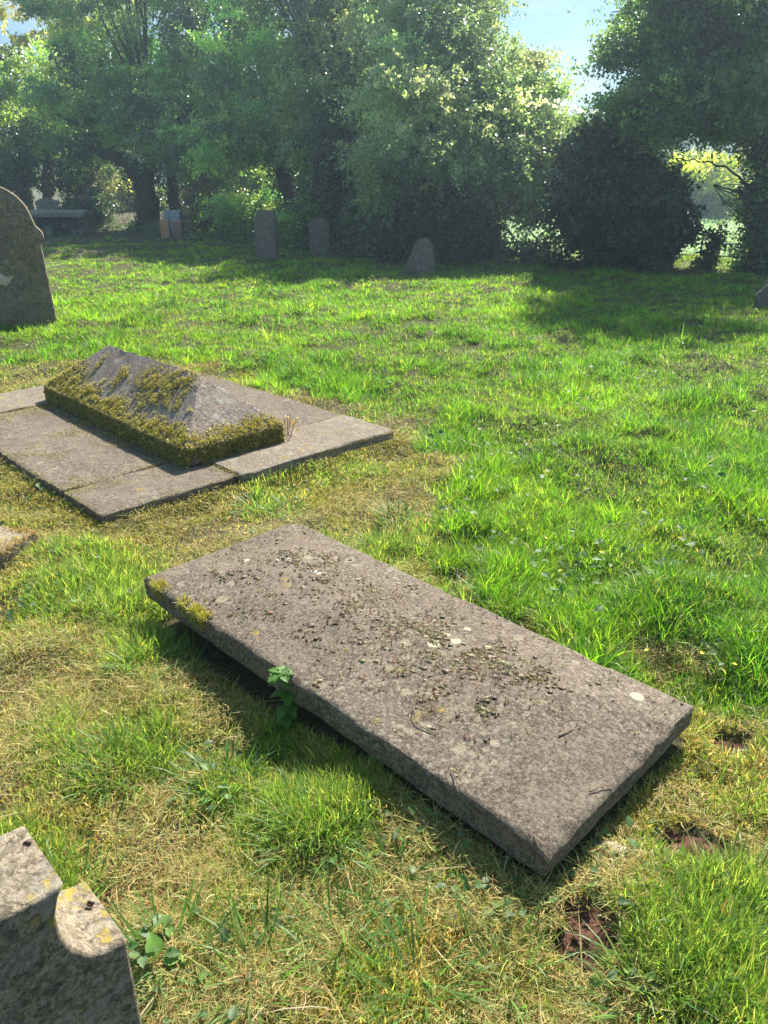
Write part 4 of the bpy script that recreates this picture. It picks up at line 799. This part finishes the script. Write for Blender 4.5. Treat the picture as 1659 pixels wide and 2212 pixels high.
#@@PART3
# ================================================================ trees
def bl(x,y,Y,rx,rz,ry,n,f=.5):
    c=at(x,y,Y); Y=Y+(.5 if Y<30 else 0)*max(-.25,c[2]-2.4); ry=ry*1.1; c=at(x,y,Y); dep=Y*math.cos(R(PITCH))+(CH-c[2])*math.sin(R(PITCH)); return (c[0],c[1],c[2],rx*dep/F,ry,rz*dep/F,n,f)
def crown(blobs,size,cols,wts,k_=18,droop=.12,slen=(.25,.6),up=.25,sct=.055,var=.2,rot=0):
    parts=[]
    for (cx,cy,cz,rx,ry,rz,n,f) in blobs:
        n=int(n*1.5); nc=max(3,int(n/26)); dc=rng.normal(size=(nc,3)); dc/=np.linalg.norm(dc,axis=1)[:,None]
        fc=f+(1-f)*rng.random(nc)**.5; ln_=1+.45*(fbm(dc[:,0]*2.3+cx*3,dc[:,2]*2.3+cz*3,int(abs(cx*7))%50,3)-.5)*2
        pc=np.array([cx,cy,cz])+dc*np.array([rx,ry,rz])*(fc*ln_)[:,None]; ccol=hexmix(cols,wts,nc,var*1.4)*(1+rng.normal(0,.15,(nc,1)))
        ci=rng.integers(0,nc,n); cr=min(.34,.14+.24*max(rx,rz))*(.6+.8*rng.random(nc))
        d=dc[ci]; off=rng.normal(size=(n,3))*np.array([.62,.62,.30])*cr[ci][:,None]
        p0=pc[ci]+off
        dr=d*.6+off*1.6+rng.normal(size=(n,3))*.35+np.array([0,0,up]); dr/=np.linalg.norm(dr,axis=1)[:,None]
        L_=slen[0]+(slen[1]-slen[0])*rng.random(n)**1.5; L_=L_*min(1.2,.4+max(rx,rz)*.6)
        t=rng.random((n,k_)); P=p0[:,None]+dr[:,None]*(t*L_[:,None])[...,None]; P[...,2]-=droop*(t**2)*L_[:,None]*2
        P=P+rng.normal(size=P.shape)*sct*(1.1-.6*t)[...,None]
        c=ccol[ci]*(1+rng.normal(0,.10,(n,1))); c=np.repeat(c,k_,0)*(1+rng.normal(0,.14,(n*k_,1)))
        parts.append(leaves(P.reshape(-1,3),size*1.3*(.5+.8*rng.random(n*k_)),np.clip(c,.005,.7)))
    return parts
def tree(name,label,cat,base,trunks,blobs,cols,wts,size,mat=None,bark=None,ivy=0,grp='trees along the churchyard hedge',limbs=True,k_=18,ivr=.12,**kw):
    r_=empty(name,tuple(base)); tag(r_,label,cat,grp); b=np.array(base)
    lst=[]
    for pts,r0,r1 in trunks:
        P=spline(np.array(pts)-b,14); lst.append((P+rng.normal(0,.02,P.shape),np.linspace(r0,r1,14)*(1+.08*rng.normal(size=14))))
    if limbs and trunks:
        ends=[np.array(t[0][-1])-b for t in trunks]; er=[min(t[2],.09) for t in trunks]; mids=[np.array(t[0][len(t[0])//2])-b for t in trunks]
        for q in blobs:
            c=np.array(q[:3])-b; ei=int(np.argmin([np.linalg.norm(c-x_) for x_ in ends])); e=ends[ei]
            for k2 in range(4):
                tgt=c+rng.normal(size=3)*np.array(q[3:6])*.35; m_=(e+tgt)/2+rng.normal(0,.2,3)+np.array([0,0,.15]); lst.append((spline([e,m_,tgt],9),np.linspace(er[ei]*.6,.008,9)))
    V,Q,T,Cc=tubes(lst,8) if lst else (None,)*4
    if lst: mesh('trunk',V,Q,T,bark or M_bark,parent=r_)
    V,Q,T,Cc=joinm(crown(blobs,size,cols,wts,k_=k_,**kw)); mesh('crown',V-b,Q,T,mat or M_leaf,Cc,r_)
    if ivy:
        parts=[]
        for pts,r0,r1 in trunks:
            if r0<.1: continue
            P=spline(np.array(pts)-b,30); n=ivy; i=rng.integers(0,30,n); c=P[i]+rng.normal(0,.06,(n,3)); a_=rng.random(n)*6.283
            lump=1+.5*(fbm(a_*1.2+c[:,0],c[:,2]*2.2,77,2)-.5)*2
            rr=(r0+(r1-r0)*i/30+ivr*rng.random(n)**.5*2)*lump; nr=np.stack([np.cos(a_),np.sin(a_),.3+0*a_],-1)
            parts.append(leaves(c+nr*rr[:,None]*np.array([1,1,.3]),.05+.04*rng.random(n),hexmix([(.022,.045,.018),(.035,.065,.022),(.05,.08,.03)],[2,2,1],n),nrm=nr))
        V,Q,T,Cc=joinm(parts); mesh('ivy',V,Q,T,M_ivy,Cc,r_)
    return r_
G_BLUE=[(.13,.25,.07),(.18,.31,.08),(.25,.37,.10),(.085,.17,.055)]
G_HAW=[(.20,.28,.13),(.26,.34,.16),(.36,.42,.25),(.13,.20,.09),(.72,.72,.68)]
G_YEL=[(.38,.42,.12),(.48,.49,.15),(.30,.36,.10),(.48,.46,.2)]
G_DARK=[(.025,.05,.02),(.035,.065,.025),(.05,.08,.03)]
def P3(x,y,Y): return at(x,y,Y)
def gb(x,Y): p=at(x,500,Y); return (p[0],Y,float(H(np.array([p[0]]),np.array([Y]))[0])-.05)
# yellow tree far left
b=gb(70,38)
tree('willow','tall pale yellow-green tree filling the top left corner behind the rest','tree',b,[([b,(b[0],38,3.5),(b[0]-.5,38,5)],.28,.1)],
 [bl(50,40,38,140,100,2.4,420),bl(180,100,38,120,90,2.2,380),bl(10,160,38,90,90,2,220),bl(90,-110,38,170,110,2.6,300),bl(260,30,38,90,90,2,240),bl(230,-90,38,120,90,2,200)],G_YEL,[3,3,2,.4],.10,k_=26,limbs=False)
b=gb(104,31)
tree('tree','tree with bare orange-brown trunk, far left behind the chest tomb','tree',b,[([b,P3(104,420,31),P3(108,340,31),P3(115,260,31)],.26,.18)],
 [bl(85,250,31,120,70,2,520),bl(20,300,31,70,60,1.6,260),bl(180,280,30.5,80,60,1.6,300),bl(110,180,31.5,130,60,2,360),bl(50,320,30.5,50,34,1.2,130)],[(.13,.22,.05),(.18,.28,.06),(.24,.33,.08),(.09,.15,.04)],[2,3,2,2],.085,bark=M_redbark)
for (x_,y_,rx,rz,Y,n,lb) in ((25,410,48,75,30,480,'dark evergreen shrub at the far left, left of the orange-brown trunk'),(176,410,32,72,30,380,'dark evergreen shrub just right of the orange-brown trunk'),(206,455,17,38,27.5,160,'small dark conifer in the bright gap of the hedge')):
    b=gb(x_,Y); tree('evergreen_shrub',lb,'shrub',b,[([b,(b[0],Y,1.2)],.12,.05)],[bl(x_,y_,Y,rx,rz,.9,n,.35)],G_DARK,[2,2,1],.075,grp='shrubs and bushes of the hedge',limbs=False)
b=gb(318,26.5)
tree('ivy_tree','ivy-clad tree leaning left over the bright gap in the hedge','tree',b,[([b,P3(318,430,26.5),P3(300,380,26.5),P3(262,345,26.5),P3(215,330,26.5)],.42,.14),([P3(310,400,26.5),P3(330,330,26.6),P3(320,230,27)],.25,.12)],
 [bl(230,215,27,110,80,1.8,520),bl(330,260,26.5,90,75,1.7,480),bl(300,130,27,130,85,1.9,480),bl(240,20,27.5,130,90,2,330),bl(190,300,26.5,70,35,1.1,200),bl(250,-80,27,140,80,2,420),bl(200,-190,27,150,80,2,420),bl(330,-230,27,150,80,2,420)],G_BLUE,[3,3,2,3],.08,ivy=2600,ivr=.18)
b=gb(380,26.6)
tree('ivy_tree','ivy-clad tree rising straight behind the blue-grey box','tree',b,[([b,P3(378,430,26.6),P3(372,370,26.6),P3(400,250,26.6)],.24,.12)],
 [bl(430,200,25.5,100,90,1.7,560),bl(460,80,26,120,90,1.8,480),bl(400,310,25,80,45,1.2,300),bl(430,-50,26,150,90,2,420),bl(450,-170,26,170,90,2,480),bl(490,290,24.5,80,50,1.3,280)],G_BLUE,[3,3,2,2],.078,ivy=1500,ivr=.14)
b=gb(640,22.5)
tree('ivy_tree','tree with ivy trunk leaning left behind the tallest far headstone','tree',b,[([b,P3(632,460,22.5),P3(620,400,22.5),P3(592,335,22.5),P3(570,240,22.5)],.26,.13),([P3(592,335,22.5),P3(640,230,22.5),P3(660,110,22.5)],.14,.08)],
 [bl(590,180,22.5,110,90,1.6,640),bl(550,270,22,95,55,1.3,420),bl(620,60,23,120,80,1.7,460),bl(520,150,22.5,80,70,1.4,300),bl(650,280,22,70,55,1.1,260),bl(600,-50,23,140,80,1.8,460),bl(600,-170,23,160,80,1.8,420),bl(500,320,22,70,35,1,200)],G_BLUE,[3,3,2,2],.072,ivy=2600,ivr=.12)
b=gb(702,20.3)
tree('ivy_tree','ivy-wrapped tree directly behind the middle far headstone','tree',b,[([b,P3(700,440,20.3),P3(698,360,20.3),P3(720,220,20.3)],.27,.13)],
 [bl(740,110,20.5,110,90,1.5,620),bl(720,230,20.2,90,70,1.3,480),bl(780,10,20.7,110,80,1.5,380),bl(690,320,20,60,45,1,260),bl(820,200,20.5,80,70,1.2,330),bl(720,-60,21,130,70,1.6,420),bl(740,-160,21,140,70,1.6,360)],[(.12,.19,.06),(.18,.24,.08),(.23,.28,.10),(.08,.14,.05)],[3,3,2,2],.066,ivy=2600,ivr=.14)
for (x_,Y,bb,lb,wt) in ((640,19.8,[(655,490,40,50,.6,200),(690,470,40,60,.6,200)],'low dark bush between the two left far headstones',G_BLUE),
  (760,19.2,[(760,440,60,90,.8,640),(745,350,50,60,.8,300),(790,500,50,50,.7,300)],'tall dark hedge bush right of the middle far headstone',G_DARK),
  (860,18.6,[(860,470,70,80,.8,760),(850,380,70,60,.8,420),(900,520,60,40,.6,300)],'dark hedge bush between the middle and the squat far headstone',G_BLUE),
  (560,23.5,[(520,470,60,45,.8,380),(580,480,40,45,.7,240)],'dark bush behind the tallest far headstone',G_BLUE),
  (470,25,[(468,462,48,38,.9,480),(510,478,40,35,.8,260)],'reddish-brown bramble right of the blocks','br'),):
    b=gb(x_,Y); cols=[(.13,.07,.05),(.17,.11,.07),(.09,.10,.05),(.30,.26,.22)] if wt=='br' else wt
    tree('hedge_bush',lb,'bush',b,[([b,(b[0],Y,.9)],.06,.03)],[bl(q[0],q[1],Y,q[2],q[3],q[4],q[5],.3) for q in bb],cols,[2,2,2,.6][:len(cols)],.065,grp='shrubs and bushes of the hedge',limbs=False,mat=M_leaf)
# hawthorn in the middle
b=gb(985,17)
hw=[P3(985,500,17),P3(990,380,17)]
tree('hawthorn','large pale-blossomed hawthorn in the middle, arching down to the grass','tree',b,[([b,P3(960,500,17),P3(930,380,17),P3(900,250,17)],.16,.08),([b,P3(1000,490,17),P3(1020,360,17),P3(1030,200,17)],.15,.07),([b,P3(1040,500,17),P3(1090,400,17),P3(1130,280,17)],.12,.05)],
 [bl(880,110,17.3,105,80,1.2,560),bl(970,60,17.3,95,75,1.1,480),bl(985,180,17,115,80,1.2,640),bl(1070,230,16.9,95,65,1,460),bl(890,240,16.6,100,70,1.1,520),bl(950,320,16.4,105,55,1,520),bl(1050,340,16.5,100,55,1,480),bl(1130,300,16.8,80,50,.9,330),
  bl(860,350,16.6,70,60,.9,330),bl(1130,380,16.6,70,40,.8,260),bl(1190,260,17,55,45,.8,170),bl(900,-40,17.6,110,70,1.2,460),bl(980,-50,17.4,60,45,.9,180),bl(890,-150,17.8,110,70,1.2,360),bl(1110,160,17,60,40,.7,150),bl(1170,330,16.8,60,40,.8,180),bl(1090,440,16.7,60,30,.7,150),bl(1035,85,17.2,40,36,.6,80)],
 G_HAW,[3,3,2,2.4,.9],.055,k_=22,droop=.2,slen=(.3,.75),ivy=0,sct=.045)
# long outer sprays of the hawthorn against the sky are separate limbs of its crown
b=gb(960,16.8)
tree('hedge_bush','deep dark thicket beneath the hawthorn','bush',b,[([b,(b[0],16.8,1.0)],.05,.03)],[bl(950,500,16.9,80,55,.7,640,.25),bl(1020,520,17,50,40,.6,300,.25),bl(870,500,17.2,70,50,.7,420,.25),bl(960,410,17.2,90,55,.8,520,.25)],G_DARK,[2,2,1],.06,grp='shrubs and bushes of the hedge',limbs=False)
# low brush pile
b=gb(1140,16.4)
tree('hedge_bush','low tangled bush left of the big ivy mound, field showing above','bush',b,[([b,P3(1160,520,16.4),P3(1120,470,16.4)],.03,.012),([b,P3(1190,515,16.4),P3(1205,470,16.4)],.025,.01),([b,P3(1120,530,16.4),P3(1090,490,16.4)],.02,.01)],[bl(1185,552,16.2,45,12,.4,80,.2),bl(1100,555,16.4,40,12,.4,40,.2),bl(1205,480,16,12,45,.3,40,.2)],G_DARK,[2,2,1],.055,grp='shrubs and bushes of the hedge',limbs=False)
# ivy mound
b=gb(1395,15.3)
tree('ivy_mound','huge dark ivy-covered mound with glinting leaves, right of centre','tree',b,[([b,P3(1398,520,15.3),P3(1390,440,15.3)],.27,.22)],
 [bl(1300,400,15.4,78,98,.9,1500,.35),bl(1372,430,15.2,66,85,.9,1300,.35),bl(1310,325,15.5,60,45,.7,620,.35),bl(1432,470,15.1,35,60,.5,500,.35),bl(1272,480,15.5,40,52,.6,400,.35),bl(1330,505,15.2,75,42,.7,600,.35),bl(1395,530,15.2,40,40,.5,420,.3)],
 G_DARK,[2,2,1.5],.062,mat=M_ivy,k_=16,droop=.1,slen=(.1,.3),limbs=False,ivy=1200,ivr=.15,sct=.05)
b=gb(1350,15.9)
tree('hawthorn','thin hawthorn sprays showing above the ivy mound','tree',b,[([b,P3(1350,400,15.9),P3(1345,330,15.9)],.06,.03)],[bl(1230,300,16.2,50,25,.5,110),bl(1235,400,16,40,30,.5,130),bl(1290,300,16,40,22,.5,80),bl(1370,340,15.8,50,40,.5,180)],G_HAW,[3,3,2,2,.6],.05,limbs=False,slen=(.2,.5))
# ivy stump leaning
b=gb(1524,14.7)
tree('ivy_stump','slanting ivy-covered stump standing alone before the railings','tree stump',b,[([b,P3(1530,560,14.7),P3(1546,512,14.7)],.1,.03)],[bl(1547,512,14.7,6,8,.06,14,.1)],G_DARK,[2,2,1],.04,mat=M_ivy,limbs=False,ivy=900,ivr=.035,slen=(.05,.15),grp='ivy stumps')
# right-hand tree
b=gb(1650,14.5)
tree('hawthorn','big dark tree at the right edge, its branches reaching left against the sky','tree',b,[([b,P3(1650,500,14.5),P3(1655,400,14.5),P3(1640,250,14.6)],.24,.16),([P3(1650,440,14.5),P3(1590,380,14.4),P3(1520,350,14.3),P3(1455,345,14.2)],.028,.008),([P3(1650,460,14.5),P3(1600,415,14.4),P3(1540,400,14.3)],.03,.008),([P3(1640,250,14.6),P3(1560,200,14.8),P3(1490,170,15)],.07,.02)],
 [bl(1560,60,14.7,120,85,1.3,820),bl(1480,150,14.6,95,75,1.1,640),bl(1620,190,14.6,100,85,1.2,700),bl(1500,225,14.5,105,42,1.0,520),bl(1625,255,14.4,65,26,1.0,300),bl(1450,55,14.8,60,50,.9,270),bl(1400,230,14.6,60,40,.8,240),bl(1700,60,14.8,120,100,1.4,500),bl(1735,280,14.4,70,90,1.0,300),bl(1600,-70,12.8,160,80,1.3,620),bl(1490,-60,12.8,90,60,1.0,300),bl(1570,-160,12.2,130,60,1.2,460),bl(1760,-60,15.2,120,90,1.4,400),bl(1410,272,14.3,50,18,.7,110),bl(1350,90,14.8,45,16,.4,50),bl(1340,150,14.7,55,14,.4,60),bl(1320,230,14.6,40,12,.4,35),bl(1350,30,14.9,45,15,.4,40),bl(1672,440,14.3,34,65,.5,380,.3),bl(1655,530,14.4,34,60,.5,320,.3)],
 [(.10,.19,.07),(.14,.24,.07),(.19,.29,.09),(.07,.13,.055)],[3,3,2,2],.055,k_=20,ivy=3000,ivr=.09,slen=(.25,.6))
# bushes beyond the field and behind the hedge, lit by the sun
for (x_,Y,bb,lb,cols,sz) in ((1530,44,[(1520,400,70,55,2,600),(1590,410,60,50,2,380),(1450,395,60,50,2,380)],'sunlit yellow-green bush beyond the field, seen under the right tree',[(.38,.42,.04),(.48,.50,.06),(.28,.34,.04)],.16),
  (470,31,[(440,380,75,50,1.5,560),(540,390,80,55,1.5,560),(500,330,80,40,1.2,300)],'light green sunlit shrub glowing between the ivy trunks',[(.14,.24,.05),(.20,.30,.07),(.10,.18,.04)],.085),
  (660,27,[(640,400,50,60,1.3,330),(680,350,50,50,1.2,220),(740,480,60,50,1.2,260)],'light green sunlit shrub behind the leaning ivy trunk',[(.14,.22,.05),(.22,.27,.08)],.08),
  (880,24,[(830,480,70,50,1.2,260),(900,520,60,30,1.2,150),(940,440,70,60,1.2,200)],'light green shrub showing through gaps in the dark hedge',[(.14,.22,.05),(.22,.27,.08)],.08),
  (250,42,[(260,420,55,60,2,420),(300,450,40,40,2,200)],'olive shrub in the bright gap of the hedge',[(.16,.17,.06),(.22,.21,.08),(.12,.15,.05)],.12),
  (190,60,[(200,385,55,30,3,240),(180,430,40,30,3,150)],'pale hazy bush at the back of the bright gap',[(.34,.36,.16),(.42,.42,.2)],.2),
  (15,36,[(15,350,50,40,1.5,240)],'bright green shrub at the left edge behind the big headstone',[(.18,.26,.05),(.24,.3,.08)],.1)):
    b=gb(x_,Y); tree('shrub',lb,'shrub',b,[([b,(b[0],Y,1.)],.05,.03)],[bl(q[0],q[1],Y,q[2],q[3],q[4],q[5],.3) for q in bb],cols,[1]*len(cols),sz,grp='sunlit shrubs behind the hedge',limbs=False,slen=(.3,.8),sct=.1)
# bare branchlets crossing the gap under the right tree
b=gb(1500,14.3)
# railings
fy=17.6
M_i=M_iron; rl=empty('railing_fence',(0,fy,0)); tag(rl,'low rusty iron railings behind the hedge, seen under the right tree','railings')
lf=[]
def rail(x0,y0,x1,y1,x2,y2): 
    P=spline([at(x0,y0,fy+.1),at(x1,y1,fy),at(x2,y2,fy-.1)],8)-np.array([0,fy,0]); V,Q,T,Cc=tube(P,.019,6); mesh('rail',V,Q,T,M_iron,parent=rl)
rail(1000,524,1320,524,1680,529); rail(1000,545,1320,547,1680,556.5); rail(1000,562,1340,568,1680,580)
for x_ in (1075,1200,1330,1517,1700):
    a=at(x_,524,fy); V,Q,T,Cc=tube([(a[0],0,-.6),(a[0],0,a[2]+.12)],.02,6); mesh('post',V,Q,T,M_iron,parent=rl)
# crop leaves
n_=60000; t=rng.random(n_); X=rng.uniform(-4,34,n_); Y=hedge_y(X)+2.6+30*t**1.8; kk=(np.abs(X)<.56*Y+1.5); X,Y=X[kk],Y[kk]; n_=len(X)
near=smooth(4,.5,Y-hedge_y(X)); Z=np.where(Y>hedge_y(X)+2.7,fieldz(X,Y)+.06,H(X,Y))+.02+.22*rng.random(n_)
col=hexmix([(.20,.34,.11),(.27,.40,.17),(.14,.26,.07)],[1,1,1],n_); yl=(rng.random(n_)<near*.6); col[yl]=hexmix([(.34,.36,.06),(.26,.32,.06)],[1,1],yl.sum())
V1=bigleaves(np.stack([X,Y,Z],-1),.05+.06*rng.random(n_),rng.random(n_)*6.283,rng.normal(.3,.4,n_),rng.normal(0,.4,n_),col,0,1.2)
m_=26000; X=rng.uniform(1,16,m_); Y=hedge_y(X)+.6+3*rng.random(m_); Pg=np.stack([X,Y,H(X,Y)],-1)
V2=blades(Pg,.06+.12*rng.random(m_),.008+.006*rng.random(m_),rng.random(m_)*6.283,np.abs(rng.normal(.1,.2,m_)),np.abs(rng.normal(.6,.3,m_)),hexmix([(.12,.24,.04),(.22,.30,.06),(.34,.34,.07)],[2,2,1],m_))
put('crop_leaves',[V1,V2],M_weed,'pale green crop and rough grass in the sunlit field beyond the railings','crop')
# shade vegetation along the foot of the hedge
n_=42000; X=rng.uniform(-14,8.5,n_); Y=hedge_y(X)+rng.normal(-.6,.8,n_); f=fbm(X*.9,Y*.9,141,3); kk=(f>.42)&(np.abs(X)<.56*Y+1)&~((X>5.2)&(X<6.9))&~((X>2.6)&(X<4.1)); X,Y,f=X[kk],Y[kk],f[kk]; n_=len(X)
col=hexmix([(.05,.10,.03),(.07,.14,.04),(.10,.17,.05)],[2,2,1],n_)
put('hedge_undergrowth',[leaves(np.stack([X,Y,H(X,Y)+rng.random(n_)**1.5*.35*smooth(.4,.6,f)],-1),.05+.04*rng.random(n_),col)],M_leaf,'low dark nettles and ivy along the foot of the hedge','undergrowth')
# shallow leaf litter sheet under the hedge comes with the ground; birds
bd=None
for i,q in enumerate(((1229,26,'small dark bird, the lower of two in the sky gap'),(1241,14,'tiny dark bird, the upper of two in the sky gap'))):
    p_=at(q[0],q[1],60); s_=(.30,.20)[i]; V=[];Tn=[]
    body,_,_,_=None,None,None,None
    Vb,Qb,Tb,Cb=tube(spline([(-.5*s_,0,0),(-.2*s_,0,.02*s_),(.2*s_,0,.02*s_),(.55*s_,0,0)],8),np.array([.03,.10,.14,.15,.14,.11,.08,.03])*s_,8)
    wv=np.array([(-.15,0,.08),(.25,0,.08),(.05,.5,.35),(-.2,.55,.35),(-.3,1.0,.15),(-.15,-0,.08),(.25,0,.08),(.05,-.5,.35),(-.2,-.55,.35),(-.3,-1.0,.15)])*s_
    off=len(Vb); Qb=np.vstack([Qb,[[off,off+1,off+2,off+3],[off+6,off+5,off+8,off+7]]]); Tb=np.vstack([Tb,[[off+3,off+2,off+4],[off+7,off+8,off+9]]])
    o=mesh('bird',np.vstack([Vb,wv]),Qb,Tb,plain('dark_feather',(.02,.02,.02),(.04,.035,.03),10,.7,0)); o.location=tuple(p_); o.rotation_euler=(.3,-.5,.6+i); tag(o,q[2],'bird')

# ---------------------------------------------------------------- haze volume, added to lift tree shade bluish like lens glare
bpy.ops.mesh.primitive_cube_add(size=1,location=(0,0,6.9)); hz_=bpy.context.object; hz_.name='haze'; hz_.scale=(820,820,18)
m,n,out=newmat('glare_haze'); v=n.nodes.new('ShaderNodeVolumePrincipled'); v.inputs['Color'].default_value=(.58,.80,1,1); v.inputs['Density'].default_value=.0028; v.inputs['Anisotropy'].default_value=.55
n.links.new(v.outputs[0],out.inputs['Volume']); hz_.data.materials.append(m); tag(hz_,'thin blue haze added in place of lens glare over the trees','haze',kind='stuff')
